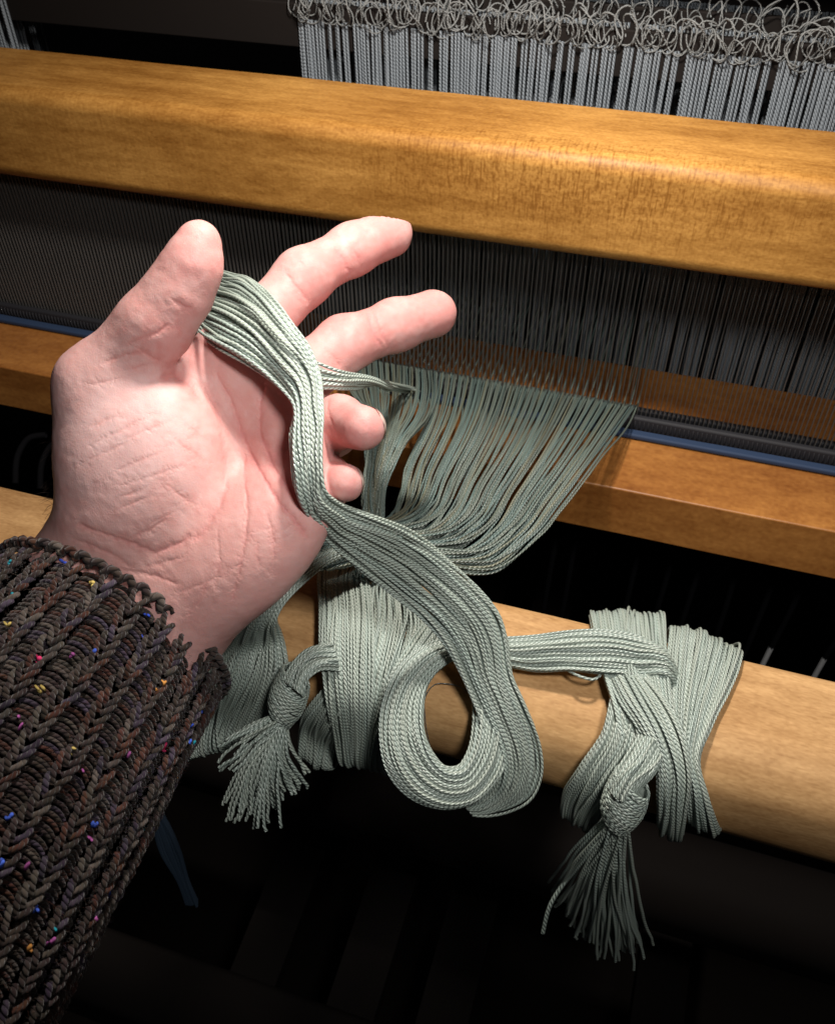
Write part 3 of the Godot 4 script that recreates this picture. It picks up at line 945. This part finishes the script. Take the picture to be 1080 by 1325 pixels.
# skin folds: depth in mm, half width in px, then points
func folds() -> Array:
	return [
		[0.85, 3.6, 277, 477, 300, 520, 312, 560, 324, 587, 342, 620, 360, 649, 382, 673, 402, 702],
		[0.75, 3.5, 345, 488, 337, 520, 336, 560, 353, 602, 376, 636, 391, 653],
		[0.7, 5.0, 262, 492, 280, 525, 288, 557, 293, 595, 292, 630, 283, 655, 266, 684, 244, 705],
		[0.55, 3.2, 318, 582, 315, 609, 320, 660, 318, 693, 309, 738, 300, 782],
		[0.35, 3.0, 344, 658, 353, 693, 355, 722, 350, 750],
		[0.3, 3.0, 281, 675, 284, 724, 278, 760],
		[0.3, 3.0, 371, 667, 375, 689],
		[0.25, 3.0, 330, 690, 336, 740],
		[0.7, 4.0, 100, 676, 117, 685, 160, 700, 200, 715, 235, 702, 250, 690],
		[0.35, 3.2, 165, 697, 195, 685, 220, 667], [0.35, 3.0, 152, 645, 195, 630], [0.3, 3.0, 178, 688, 235, 657], [0.3, 3.0, 150, 660, 200, 640],
		[0.3, 3.0, 110, 555, 157, 535], [0.35, 3.0, 120, 575, 200, 535], [0.3, 3.0, 142, 577, 230, 540], [0.25, 3.0, 105, 600, 190, 560],
		[0.25, 3.0, 130, 620, 240, 570], [0.25, 3.0, 150, 630, 250, 600], [0.3, 3.0, 185, 735, 240, 720], [0.35, 3.2, 150, 735, 200, 745, 240, 760],
		[0.4, 3.5, 90, 695, 140, 715, 180, 740], [0.3, 3.0, 205, 620, 262, 660], [0.3, 3.0, 215, 560, 270, 600], [0.25, 3.0, 230, 540, 268, 570],
		[0.6, 3.5, 220, 385, 238, 396, 252, 402], [0.5, 3.5, 150, 452, 200, 432, 222, 418], [0.45, 3.5, 130, 470, 165, 458, 200, 455], [0.5, 3.5, 172, 448, 195, 462, 212, 470],
		[0.35, 3.0, 160, 480, 200, 470], [0.35, 3.0, 112, 500, 150, 490],
		[0.9, 4.5, 205, 490, 226, 484, 250, 500, 262, 520],
		[0.5, 3.2, 432, 318, 445, 338, 455, 356], [0.5, 3.2, 455, 316, 466, 345], [0.55, 3.4, 366, 347, 384, 372, 402, 393],
		[0.5, 3.2, 474, 400, 484, 430, 494, 452], [0.45, 3.2, 483, 396, 492, 424, 502, 450], [0.55, 3.4, 418, 446, 432, 462, 444, 478],
		[0.3, 3.0, 340, 540, 380, 530], [0.3, 3.0, 352, 575, 392, 590],
		[0.5, 3.2, 425, 512, 424, 535, 434, 560, 448, 578],
		[0.25, 3.0, 240, 800, 262, 770, 275, 730], [0.25, 3.0, 255, 815, 285, 770], [0.25, 3.0, 225, 770, 300, 740],
	]

func build_hand(person: Node3D) -> void:
	var f := hand_field()
	var h := 0.00075
	var o := Vector3(-0.140, -0.110, 0.235)
	var hi := Vector3(0.026, 0.100, 0.352)
	var S := 16
	var big := h * S
	var nb := Vector3i(((hi - o) / big).ceil())
	var nx := nb.x * S + 1
	var ny := nb.y * S + 1
	var nz := nb.z * S + 1
	var val := PackedFloat32Array()
	val.resize(nx * ny * nz)
	val.fill(9.0)
	var small := 4
	var cells := []     # [ix, iy, iz] of active small blocks
	for bz in nb.z:
		for by in nb.y:
			for bx in nb.x:
				var c := o + (Vector3(bx, by, bz) + Vector3(0.5, 0.5, 0.5)) * big
				var use := f.near(c, big * 1.8 + 0.010)
				if absf(f.at(c, use)) > big * 0.87 * 1.25 + 0.002:
					continue
				for sz in 4:
					for sy in 4:
						for sx in 4:
							var i0 := bx * S + sx * small
							var j0 := by * S + sy * small
							var k0 := bz * S + sz * small
							var sc := o + (Vector3(i0, j0, k0) + Vector3(2, 2, 2)) * h
							if absf(f.at(sc, use)) > h * 4 * 0.87 * 1.2 + 0.0003:
								continue
							cells.append(Vector3i(i0, j0, k0))
							for k in range(k0, k0 + 5):
								for j in range(j0, j0 + 5):
									var row := (k * ny + j) * nx
									for i in range(i0, i0 + 5):
										if val[row + i] == 9.0:
											val[row + i] = f.at(o + Vector3(i, j, k) * h, use)
	var vid := PackedInt32Array()
	vid.resize(nx * ny * nz)
	vid.fill(-1)
	var verts := PackedVector3Array()
	var owner_ := PackedInt32Array()
	var off := [0, 1, nx, nx + 1, nx * ny, nx * ny + 1, nx * ny + nx, nx * ny + nx + 1]
	var corner := [Vector3(0, 0, 0), Vector3(1, 0, 0), Vector3(0, 1, 0), Vector3(1, 1, 0), Vector3(0, 0, 1), Vector3(1, 0, 1), Vector3(0, 1, 1), Vector3(1, 1, 1)]
	var edges := [[0, 1], [2, 3], [4, 5], [6, 7], [0, 2], [1, 3], [4, 6], [5, 7], [0, 4], [1, 5], [2, 6], [3, 7]]
	for b in cells:
		for k in range(b.z, b.z + 4):
			for j in range(b.y, b.y + 4):
				for i in range(b.x, b.x + 4):
					var at: int = (k * ny + j) * nx + i
					var neg := 0
					for c in 8:
						if val[at + off[c]] < 0.0:
							neg += 1
					if neg == 0 or neg == 8:
						continue
					var sum := Vector3.ZERO
					var cnt := 0
					for e in edges:
						var v0 := val[at + off[e[0]]]
						var v1 := val[at + off[e[1]]]
						if (v0 < 0.0) != (v1 < 0.0):
							sum += corner[e[0]].lerp(corner[e[1]], v0 / (v0 - v1))
							cnt += 1
					vid[at] = verts.size()
					owner_.append(at)
					verts.append(o + (Vector3(i, j, k) + sum / cnt) * h)
	var idx := PackedInt32Array()
	var stride := [1, nx, nx * ny]
	for at in owner_:
		var inside := val[at] < 0.0
		for a in 3:
			if (val[at + stride[a]] < 0.0) == inside:
				continue
			var u: int = stride[(a + 1) % 3]
			var w: int = stride[(a + 2) % 3]
			var q0 := vid[at - u - w]
			var q1 := vid[at - w]
			var q2 := vid[at]
			var q3 := vid[at - u]
			if q0 < 0 or q1 < 0 or q2 < 0 or q3 < 0:
				continue
			if not inside:
				idx.append_array(PackedInt32Array([q0, q1, q2, q0, q2, q3]))
			else:
				idx.append_array(PackedInt32Array([q0, q2, q1, q0, q3, q2]))
	var nor := smooth_normals(verts, idx)
	# folds, pressed into the side that carries them
	var bins := {}
	for fd in folds():
		for s in range(2, fd.size() - 3, 2):
			var a := Vector2(fd[s], fd[s + 1])
			var b := Vector2(fd[s + 2], fd[s + 3])
			var seg := [a, b, fd[0], fd[1], s == 2, s >= fd.size() - 5]
			var r0 := Vector2i((a.min(b) - Vector2(14, 14)) / 16.0)
			var r1 := Vector2i((a.max(b) + Vector2(14, 14)) / 16.0)
			for gx in range(r0.x, r1.x + 1):
				for gy in range(r0.y, r1.y + 1):
					var key := gx * 1000 + gy
					if not bins.has(key):
						bins[key] = []
					bins[key].append(seg)
	for reach in [10.0, 5.5]:     # finer triangles along the folds
		var near := PackedByteArray()
		near.resize(verts.size())
		for v in verts.size():
			var p := verts[v]
			if nor[v].dot(p) > 0.0:
				continue
			var q := Vector2(p.x / p.z * F + 540.0, p.y / p.z * F + 662.5)
			var key := int(q.x / 16.0) * 1000 + int(q.y / 16.0)
			if not bins.has(key):
				continue
			for seg in bins[key]:
				var ab: Vector2 = seg[1] - seg[0]
				var t := clampf((q - seg[0]).dot(ab) / ab.length_squared(), 0.0, 1.0)
				if q.distance_to(seg[0] + ab * t) < reach:
					near[v] = 1
					break
		var mids := {}
		var out := PackedInt32Array()
		var e := PackedInt32Array([0, 0, 0])
		for t in range(0, idx.size(), 3):
			var cnt := 0
			for k in 3:
				var a := idx[t + k]
				var b := idx[t + (k + 1) % 3]
				e[k] = -1
				if near[a] == 1 and near[b] == 1:
					var key := mini(a, b) * 1000000 + maxi(a, b)
					if not mids.has(key):
						mids[key] = verts.size()
						verts.append((verts[a] + verts[b]) * 0.5)
						nor.append((nor[a] + nor[b]).normalized())
					e[k] = mids[key]
					cnt += 1
			var a0 := idx[t]
			var a1 := idx[t + 1]
			var a2 := idx[t + 2]
			if cnt == 0:
				out.append_array(PackedInt32Array([a0, a1, a2]))
			elif cnt == 3:
				out.append_array(PackedInt32Array([a0, e[0], e[2], e[0], a1, e[1], e[2], e[1], a2, e[0], e[1], e[2]]))
			else:      # one edge is split (two near corners)
				if e[0] >= 0:
					out.append_array(PackedInt32Array([a0, e[0], a2, e[0], a1, a2]))
				elif e[1] >= 0:
					out.append_array(PackedInt32Array([a1, e[1], a0, e[1], a2, a0]))
				else:
					out.append_array(PackedInt32Array([a2, e[2], a1, e[2], a0, a1]))
		idx = out
	var red := PackedFloat32Array()
	red.resize(verts.size())
	var moved := verts.duplicate()
	noise.frequency = 0.02
	for i in verts.size():
		var p := verts[i]
		var px := p.x / p.z * F + 540.0
		var py := p.y / p.z * F + 662.5
		var nn := nor[i]
		var face := -nn.dot(p.normalized())
		var d := 0.0
		if face > 0.1:
			var key := int(px / 16.0) * 1000 + int(py / 16.0)
			if bins.has(key):
				var q := Vector2(px, py) + Vector2(noise.get_noise_2d(px * 3.0, py * 3.0) , noise.get_noise_2d(px * 3.0 + 700.0, py * 3.0)) * 2.0
				for seg in bins[key]:
					var ab: Vector2 = seg[1] - seg[0]
					var t := clampf((q - seg[0]).dot(ab) / ab.length_squared(), 0.0, 1.0)
					var dist: float = q.distance_to(seg[0] + ab * t)
					var amp: float = seg[2]
					if seg[4]: amp *= smoothstep(-0.1, 0.5, t)
					if seg[5]: amp *= smoothstep(1.1, 0.5, t)
					var w: float = seg[3] * 0.72
					var g := amp * (0.45 * exp(-pow(dist / w, 2.0)) + 0.50 * exp(-pow(dist / (w * 2.6), 2.0)))
					if absf(g) > absf(d):
						d = g
			d *= smoothstep(0.1, 0.4, face)
		red[i] = clampf(d, 0.0, 1.0)
		# uneven flesh
		var bump := noise.get_noise_3d(p.x * 3000.0, p.y * 3000.0, p.z * 3000.0) * 0.00035 + noise.get_noise_3d(p.x * 14000.0, p.y * 14000.0, p.z * 14000.0) * 0.00010
		# fine lines across the ball of the thumb and the heel of the hand
		var along := px * 0.45 + py * 0.9 + noise.get_noise_2d(px * 2.0, py * 2.0) * 14.0
		var cross_ := px * 0.86 - py * 0.5 + noise.get_noise_2d(px * 2.0 + 300.0, py * 2.0) * 14.0
		var patch := smoothstep(0.0, 0.5, noise.get_noise_2d(px * 0.9 + 50.0, py * 0.9) + 0.3) * clampf(face, 0, 1)
		bump -= (pow(0.5 + 0.5 * sin(along * 0.42), 6.0) * 0.00009 + pow(0.5 + 0.5 * sin(cross_ * 0.36), 6.0) * 0.00006) * patch
		moved[i] = p + nn * (bump * 0.75 - d * 0.0007)
	nor = smooth_normals(moved, idx)
	var pos := PackedVector3Array()
	var wn := PackedVector3Array()
	var col := PackedColorArray()
	for i in moved.size():
		var p := moved[i]
		var px := p.x / p.z * F + 540.0
		var py := p.y / p.z * F + 662.5
		pos.append(world_of(p))
		wn.append((RX * nor[i].x - UX * nor[i].y + FX * nor[i].z).normalized())
		# paler on the ball of the thumb, redder at finger pads, the right of the palm and in the folds
		var tips := 0.0
		for q in [[505, 300, 45], [565, 405, 45], [468, 552, 40], [440, 622, 36], [262, 330, 40], [420, 360, 60], [470, 430, 70], [370, 600, 70], [225, 440, 45]]:
			tips += exp(-Vector2(px - q[0], py - q[1]).length_squared() / (q[2] * q[2]))
		tips = minf(tips, 1.0)
		var mott := noise.get_noise_2d(px * 1.3, py * 1.3) * 0.7 + noise.get_noise_2d(px * 4.0 + 90.0, py * 4.0) * 0.4
		var pale := exp(-Vector2((px - 150) / 100.0, (py - 560) / 110.0).length_squared())
		var c := Color(0.54, 0.290, 0.268)
		c = c.lerp(Color(0.510, 0.215, 0.200), clampf(tips * 0.7 + mott * 0.55 + red[i] * 0.8, 0.0, 1.0))
		c = c.lerp(Color(0.58, 0.385, 0.375), clampf(pale * 0.85 - mott * 0.45 - red[i], 0.0, 1.0))
		col.append(c)
	var arr := []
	arr.resize(Mesh.ARRAY_MAX)
	arr[Mesh.ARRAY_VERTEX] = pos
	arr[Mesh.ARRAY_NORMAL] = wn
	arr[Mesh.ARRAY_COLOR] = col
	arr[Mesh.ARRAY_INDEX] = idx
	var m := ArrayMesh.new()
	m.add_surface_from_arrays(Mesh.PRIMITIVE_TRIANGLES, arr)
	put("body", m, M.skin, person)
	noise.frequency = 0.01

func smooth_normals(v: PackedVector3Array, idx: PackedInt32Array) -> PackedVector3Array:
	var n := PackedVector3Array()
	n.resize(v.size())
	for t in range(0, idx.size(), 3):
		var a := idx[t]
		var b := idx[t + 1]
		var c := idx[t + 2]
		var fn := (v[c] - v[a]).cross(v[b] - v[a])
		n[a] += fn
		n[b] += fn
		n[c] += fn
	for i in n.size():
		n[i] = n[i].normalized()
	return n

# a thin plate that follows the back of a finger tip: end of the bone, towards the tip, outwards, radius at the end
func nail(person: Node3D, c: Vector3, tip: Vector3, out: Vector3, r: float) -> void:
	var t := tip.normalized()
	var u := (out - t * out.dot(t)).normalized()
	var s := t.cross(u)
	var mb := MB.new()
	var rows := 10
	var cols := 10
	for layer in 2:
		var b := mb.pos.size()
		for i in rows + 1:
			var f := float(i) / rows
			var along := lerpf(-0.95, 0.72, f) * r
			var rad := (r if along < 0.0 else sqrt(r * r - along * along)) + 0.00010 - layer * 0.0006
			for j in cols + 1:
				var x := (float(j) / cols * 2.0 - 1.0) * 0.80 * pow(maxf(0.0, 1.0 - pow(absf(f * 2.0 - 1.0), 5.0)), 0.5)
				var d := u * cos(x) + s * sin(x)
				mb.pos.append(world_of(c + t * along + d * rad))
				var n := (d + t * maxf(0.0, along / r) * 0.5).normalized() * (1.0 if layer == 0 else -1.0)
				mb.nor.append(RX * n.x - UX * n.y + FX * n.z)
				mb.uv.append(Vector2.ZERO)
				mb.col.append(Color(0.60, 0.34, 0.30).lerp(Color(0.64, 0.50, 0.44), smoothstep(0.84, 0.90, f)))
		for i in rows:
			for j in cols:
				var k := b + i * (cols + 1) + j
				mb.idx.append_array(PackedInt32Array([k, k + cols + 1, k + 1, k + 1, k + cols + 1, k + cols + 2]) if layer == 0 else PackedInt32Array([k, k + 1, k + cols + 1, k + 1, k + cols + 2, k + cols + 1]))
	put("fingernail", mb.mesh(), M.nail, person)

func build_nails(person: Node3D) -> void:
	M.nail = std(Color(1, 1, 1), 0.3)
	M.nail.vertex_color_use_as_albedo = true
	for q in [[T(250, 342, .238), T(258, 312, .237), Vector3(-1, -0.35, 0.45), .0063], [T(455, 323, .294), T(503, 302, .306), Vector3(0, 0, 1), .0093], [T(512, 421, .298), T(560, 406, .309), Vector3(0, -0.15, 1), .0094],
		[T(438, 546, .272), T(470, 554, .2550), Vector3(1, -0.35, 0.3), .0072], [T(424, 620, .279), T(446, 625, .2630), Vector3(1, -0.2, 0.1), .0062]]:
		nail(person, q[1], q[1] - q[0], q[2], q[3])
	# hairs at the wrist
	var mb := MB.new()
	for i in 46:
		var f := rng.randf()
		var px := lerpf(77, 64, f) + rng.randf_range(-3, 3)
		var py := lerpf(560, 690, f)
		var a := T(px, py, .272)
		var d := Vector3(-rng.randf_range(0.3, 1.0), rng.randf_range(-0.2, 1.0), -rng.randf_range(-0.3, 0.4)).normalized() * rng.randf_range(0.0025, 0.006)
		var b := a + d * 0.5 + Vector3(0, -0.0004, 0)
		mb.tube(spline([world_of(a), world_of(b), world_of(a + d)], 6), 0.00006, 0.00003, 4, Color.WHITE)
	put("wrist_hair", mb.mesh(), M.hair, person, true)


# ------------------------------------------------------------------ sleeve, knitted stitch by stitch
func sleeve_color() -> Color:
	var k := rng.randf_range(0.75, 1.25)
	var pick := rng.randf()
	var c := Color(0.028, 0.020, 0.018)
	if pick < 0.18: c = Color(0.046, 0.020, 0.015)
	elif pick < 0.30: c = Color(0.032, 0.024, 0.036)
	elif pick < 0.42: c = Color(0.052, 0.042, 0.036)
	return c * k

func build_sleeve(person: Node3D) -> void:
	var c0 := C(140, 818, .300)
	var c1 := C(-215, 1290, .230)
	var ax := (c1 - c0)
	var length := ax.length()
	ax /= length
	var e1 := (Vector3(0, 0, -1) - ax * -ax.z).normalized()      # towards the eye
	var e2 := ax.cross(e1)
	var base := Color(0.03, 0.025, 0.024)
	var place := func(ang: float, s: float, up: float) -> Vector3:
		var r := lerpf(0.0405, 0.052, s / length) + up
		return world_of(c0 + ax * s + (e1 * cos(ang) * 0.92 + e2 * sin(ang)) * r)
	var inner := MB.new()
	var cols := 48
	var rows := 20
	for i in rows + 1:
		for j in cols + 1:
			var ang := TAU * j / cols
			inner.pos.append(place.call(ang, length * i / rows, -0.0016))
			inner.nor.append((place.call(ang, length * i / rows, 0.01) - place.call(ang, length * i / rows, 0.0)).normalized())
			inner.uv.append(Vector2(float(j) / cols, float(i) / rows))
			inner.col.append(base)
	for i in rows:
		for j in cols:
			var k := i * (cols + 1) + j
			inner.idx.append_array(PackedInt32Array([k, k + 1, k + cols + 1, k + 1, k + cols + 2, k + cols + 1]))
	var sl := put("sweater_sleeve", inner.mesh(), M.fuzz, person)
	sl.set_meta("label", "dark brown ribbed tweed knit sleeve with coloured flecks")
	var knit := MB.new()
	var neps := MB.new()
	var fuzz := MB.new()
	var ribs := 26
	var pitch := 0.0032
	var nrow := int(length / pitch)
	var flecks := [Color(0.03, 0.06, 0.35), Color(0.02, 0.22, 0.28), Color(0.42, 0.03, 0.10), Color(0.48, 0.22, 0.06), Color(0.50, 0.38, 0.12), Color(0.05, 0.10, 0.45), Color(0.30, 0.08, 0.25)]
	for rib in ribs:
		var a0 := TAU * rib / ribs
		var front := cos(a0) > -0.45
		if not front:
			continue
		var half := PI / ribs
		for row in nrow:
			var s := row * pitch + rng.randf_range(-1, 1) * 0.0003 + 0.0012 * sin(a0 * 5.0)
			var dr := noise.get_noise_2d(rib * 50.0, row * 9.0) * 0.0012
			var sway := noise.get_noise_2d(rib * 50.0 + 800.0, row * 4.0) * half * 0.5
			# knit column: two leaning legs make a V
			for side in [-1, 1]:
				var pts := PackedVector3Array()
				var jx := rng.randf_range(-1, 1) * half * 0.10
				var jy := rng.randf_range(-1, 1) * 0.0004
				for q in 6:
					var f := q / 5.0
					var ang: float = a0 + sway + jx + side * half * (0.03 + 0.36 * sin(f * PI * 0.62))
					pts.append(place.call(ang, s + jy + pitch * (1.25 - 1.55 * f), 0.0017 + dr + 0.0010 * sin(f * PI)))
				knit.tube(pts, rng.randf_range(0.00085, 0.00108), 0.0009, 6, sleeve_color(), 0.0030, rng.randf(), 0.4)
			# purl bumps in the valley
			for bar in 2:
				var p2 := PackedVector3Array()
				var off := rng.randf_range(-1, 1) * 0.0003
				for q in 6:
					var f := q / 5.0 * 2.0 - 1.0
					p2.append(place.call(a0 + half + f * half * 0.70, s + off + pitch * (0.5 * bar + 0.3 * f * f), -0.0006 + dr - 0.0005 * f * f))
				knit.tube(p2, rng.randf_range(0.00065, 0.00085), 0.0007, 5, sleeve_color() * 0.9, 0.0034, rng.randf(), 0.35)
			if rng.randf() < 0.24:
				var ang := a0 + rng.randf_range(-1, 1) * half
				var up := 0.0024 if absf(ang - a0) < half * 0.5 else 0.0010
				var c: Vector3 = place.call(ang, s, up + dr)
				var col: Color = flecks[rng.randi() % flecks.size()]
				for b in 1 + rng.randi() % 3:
					var d := Vector3(rng.randf_range(-1, 1), rng.randf_range(-1, 1), rng.randf_range(-1, 1)) * 0.0008
					neps.blob(c + d, (RX * 0.6 + UX * rng.randf_range(-1, 1)) * rng.randf_range(0.0006, 0.0014), (UX * 0.8 - RX * 0.3) * rng.randf_range(0.0005, 0.0009), -FX * 0.0007, col * rng.randf_range(0.6, 1.3), 5, 7)
			for q in 16:
				var ang := a0 + rng.randf_range(-1, 1) * half
				var c: Vector3 = place.call(ang, s, 0.002)
				var d: Vector3 = (place.call(ang, s, 0.01) - c).normalized() * rng.randf_range(0.0002, 0.0010) + Vector3(rng.randf_range(-1, 1), rng.randf_range(-1, 1), rng.randf_range(-1, 1)) * 0.0015
				fuzz.tube(PackedVector3Array([c, c + d * 0.5 + Vector3(rng.randf_range(-1, 1), rng.randf_range(-1, 1), 0) * 0.0006, c + d]), 0.000035, 0.00002, 3, sleeve_color() * 2.0)
		# bound-off edge at the cuff
		for q in 2:
			var pts := PackedVector3Array()
			for w in 9:
				var f := w / 8.0
				pts.append(place.call(a0 + half * (q - 0.6 + f * 1.25), -0.0014 - 0.0018 * sin(f * PI) + rng.randf_range(-1, 1) * 0.0004, 0.0012 + 0.0026 * sin(f * PI)))
			knit.tube(pts, 0.0015, 0.0013, 6, sleeve_color() * 1.2, 0.0042, rng.randf(), 0.3)
	put("stitches", knit.mesh(), M.wool, sl, true)
	put("flecks", neps.mesh(), M.fuzz, sl, true)
	put("fuzz", fuzz.mesh(), M.fuzz, sl, true)


# ------------------------------------------------------------------ dim things under and behind the loom
func build_dim() -> void:
	var mb := MB.new()
	mb.extrude(PackedVector2Array([Vector2(3.0, CAM_Y), Vector2(-1.0, CAM_Y), Vector2(-1.0, CAM_Y + 0.05), Vector2(3.0, CAM_Y + 0.05)]), -2.5, 2.5, 1, Color.WHITE)
	var fl := put("floor", mb.mesh(), M.floor)
	tag(fl, "dark floor far below the loom", "", "", "structure")
	mb = MB.new()
	mb.extrude(PackedVector2Array([Vector2(2.2, CAM_Y), Vector2(2.2, -1.2), Vector2(2.1, -1.2), Vector2(2.1, CAM_Y)]), -2.5, 2.5, 1, Color.WHITE)
	var wa := put("wall", mb.mesh(), M.wall)
	tag(wa, "dark wall of the room behind the loom", "", "", "structure")
	# lower beams of the loom in the dark
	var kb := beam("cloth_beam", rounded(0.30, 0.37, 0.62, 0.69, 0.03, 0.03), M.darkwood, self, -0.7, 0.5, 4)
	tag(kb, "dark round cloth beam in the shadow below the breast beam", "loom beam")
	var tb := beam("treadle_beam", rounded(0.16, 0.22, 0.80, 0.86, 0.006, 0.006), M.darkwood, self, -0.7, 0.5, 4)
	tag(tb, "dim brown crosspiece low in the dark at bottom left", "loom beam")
	# treadles in the dark under the loom
	for q in 4:
		var t := thing("treadle", ["dim wooden treadle below the left yarn knot", "dim wooden treadle below the open yarn ring", "dim wooden treadle left of the long tassel", "dim wooden treadle right of the long tassel"][q], "treadle", "treadles in the dark under the loom")
		var c := PV([330, 470, 590, 860][q], 1250, 0.86)
		var st := SurfaceTool.new()
		var bm := BoxMesh.new()
		bm.size = Vector3(0.045, 0.022, 0.75)
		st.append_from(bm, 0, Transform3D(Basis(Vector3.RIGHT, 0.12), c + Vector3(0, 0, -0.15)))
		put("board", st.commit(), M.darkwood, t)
	# tie-up cords hanging behind the breast beam, some with a white end
	var tips := 0
	for q in [[700, 770, 0], [725, 775, 0], [800, 800, 0], [838, 805, 0], [872, 815, 0], [920, 830, 0], [960, 838, 0], [997, 838, 1], [1066, 852, 1]]:
		var label := "black treadle cord hanging in the gap behind the breast beam"
		if q[2]:
			label = ["black cord with a white tip, beside the right yarn wraps", "black cord with a white tip, nearest the right edge of the photo"][tips]
			tips += 1
		var t := thing("tie_up_cord", label, "cord", "cords behind the breast beam")
		var low := PH(q[0], q[1], 0.43)
		var up := Vector3(low.x + rng.randf_range(-0.004, 0.006), CAM_Y - 0.372, -0.43)
		mb = MB.new()
		mb.tube(spline([up, up.lerp(low, 0.5) + Vector3(0.002, 0, 0), low + (Vector3(0, -0.12, 0.0) if not q[2] else Vector3.ZERO)], 12), 0.0020, 0.0020, 6, Color.WHITE)
		put("cord", mb.mesh(), M.cord, t)
		if q[2]:
			mb = MB.new()
			mb.tube(PackedVector3Array([low + Vector3(0, 0.001, 0), low + Vector3(-0.0008, -0.012, 0.001), low + Vector3(-0.002, -0.035, 0.002)]), 0.0019, 0.0018, 8, Color.WHITE)
			put("tip", mb.mesh(), M.white, t)
	# black loops in the shade at the left
	for q in [[30, 575, 0], [62, 582, 1]]:
		mb = MB.new()
		mb.tube(spline([P(q[0] + 30, q[1] - 12, 0.60), P(q[0] + 8, q[1] - 8, 0.60), P(q[0] - 6, q[1] + 12, 0.60), P(q[0] - 10, q[1] + 50, 0.60)], 14), 0.0022, 0.0022, 6, Color.WHITE)
		var lo := put("cord_loop", mb.mesh(), M.cord)
		tag(lo, ["black cord bent over in the shade at the left edge", "black cord bent over in the shade beside the wrist"][q[2]], "cord", "bent cords in the shade")
	# length of blue yarn hanging in the dark
	var by := thing("blue_yarn", "small hank of dark blue yarn hanging in the dark beside the sleeve", "yarn")
	mb = MB.new()
	for i in 26:
		var u := rng.randf()
		var w := rng.randf_range(-1, 1)
		var pts := spline([P(165 + u * 12, 1010 + w * 4, 0.46), P(192 + u * 22, 1060 + w * 6, 0.465), P(205 + u * 30, 1105 + w * 5, 0.47), P(228 + u * 16, 1140 + w * 4, 0.475), P(238 + u * 18, 1168 + w * 6, 0.48)], 20)
		mb.tube(pts, 0.0009, 0.0009, 5, Color.WHITE, 0.0044)
	put("strands", mb.mesh(), M.blueyarn, by, true)


func _ready() -> void:
	rng.seed = 20
	noise.seed = 5
	noise.frequency = 0.01
	noise.noise_type = FastNoiseLite.TYPE_SIMPLEX_SMOOTH
	# camera
	var cam := Camera3D.new()
	cam.name = "camera"
	cam.transform = Transform3D(Basis(RX, UX, -FX), Vector3(0, CAM_Y, 0))
	cam.fov = rad_to_deg(2.0 * atan(662.5 / F))
	cam.near = 0.02
	cam.far = 10.0
	var ca := CameraAttributesPhysical.new()
	ca.frustum_focal_length = 12.0 * F / 662.5
	ca.frustum_focus_distance = 0.315
	ca.frustum_near = 0.02
	ca.frustum_far = 10.0
	ca.exposure_aperture = 20.0
	cam.attributes = ca
	add_child(cam)
	cam.current = true
	# a dark room; one lamp above the weaver's left shoulder
	var env := Environment.new()
	env.background_mode = Environment.BG_COLOR
	env.background_color = Color(0.010, 0.0105, 0.012).linear_to_srgb()
	env.tonemap_mode = Environment.TONE_MAPPER_LINEAR
	env.tonemap_exposure = 1.0
	env.sdfgi_enabled = true
	env.ssao_enabled = true
	env.ssil_enabled = true
	var we := WorldEnvironment.new()
	we.name = "world"
	we.environment = env
	add_child(we)
	var lamp := SpotLight3D.new()
	lamp.name = "work_lamp"
	var at := Vector3(-0.06, CAM_Y + 0.08, -0.31)
	lamp.transform = Transform3D(Basis(), at).looking_at(Vector3(-0.12, CAM_Y - 0.30, -0.32), Vector3.FORWARD)
	lamp.light_color = Color(1.0, 0.965, 0.925)
	lamp.light_energy = 0.185
	lamp.light_size = 0.018
	lamp.spot_range = 6.0
	lamp.spot_attenuation = 2.0
	lamp.spot_angle = 78.0
	lamp.spot_angle_attenuation = 0.7
	lamp.shadow_enabled = true
	add_child(lamp)

	var torch := SpotLight3D.new()     # the second lamp, close above the eye
	torch.name = "front_lamp"
	torch.transform = Transform3D(Basis(), Vector3(0.09, CAM_Y + 0.125, -0.045)).looking_at(Vector3(-0.06, CAM_Y - 0.245, -0.32), Vector3.UP)
	torch.light_color = Color(1.0, 0.985, 0.965)
	torch.light_energy = 0.15
	torch.light_size = 0.035
	torch.spot_range = 6.0
	torch.spot_attenuation = 2.0
	torch.spot_angle = 36.0
	torch.spot_angle_attenuation = 0.85
	torch.shadow_enabled = true
	add_child(torch)

	materials()
	build_loom()
	build_heddles()
	build_dim()
	build_warp()
	build_yarn()
	var person := thing("person", "open left hand in dark knit sleeve, palm up, two fingers curled, holding yarn", "person")
	build_hand(person)
	build_nails(person)
	build_sleeve(person)
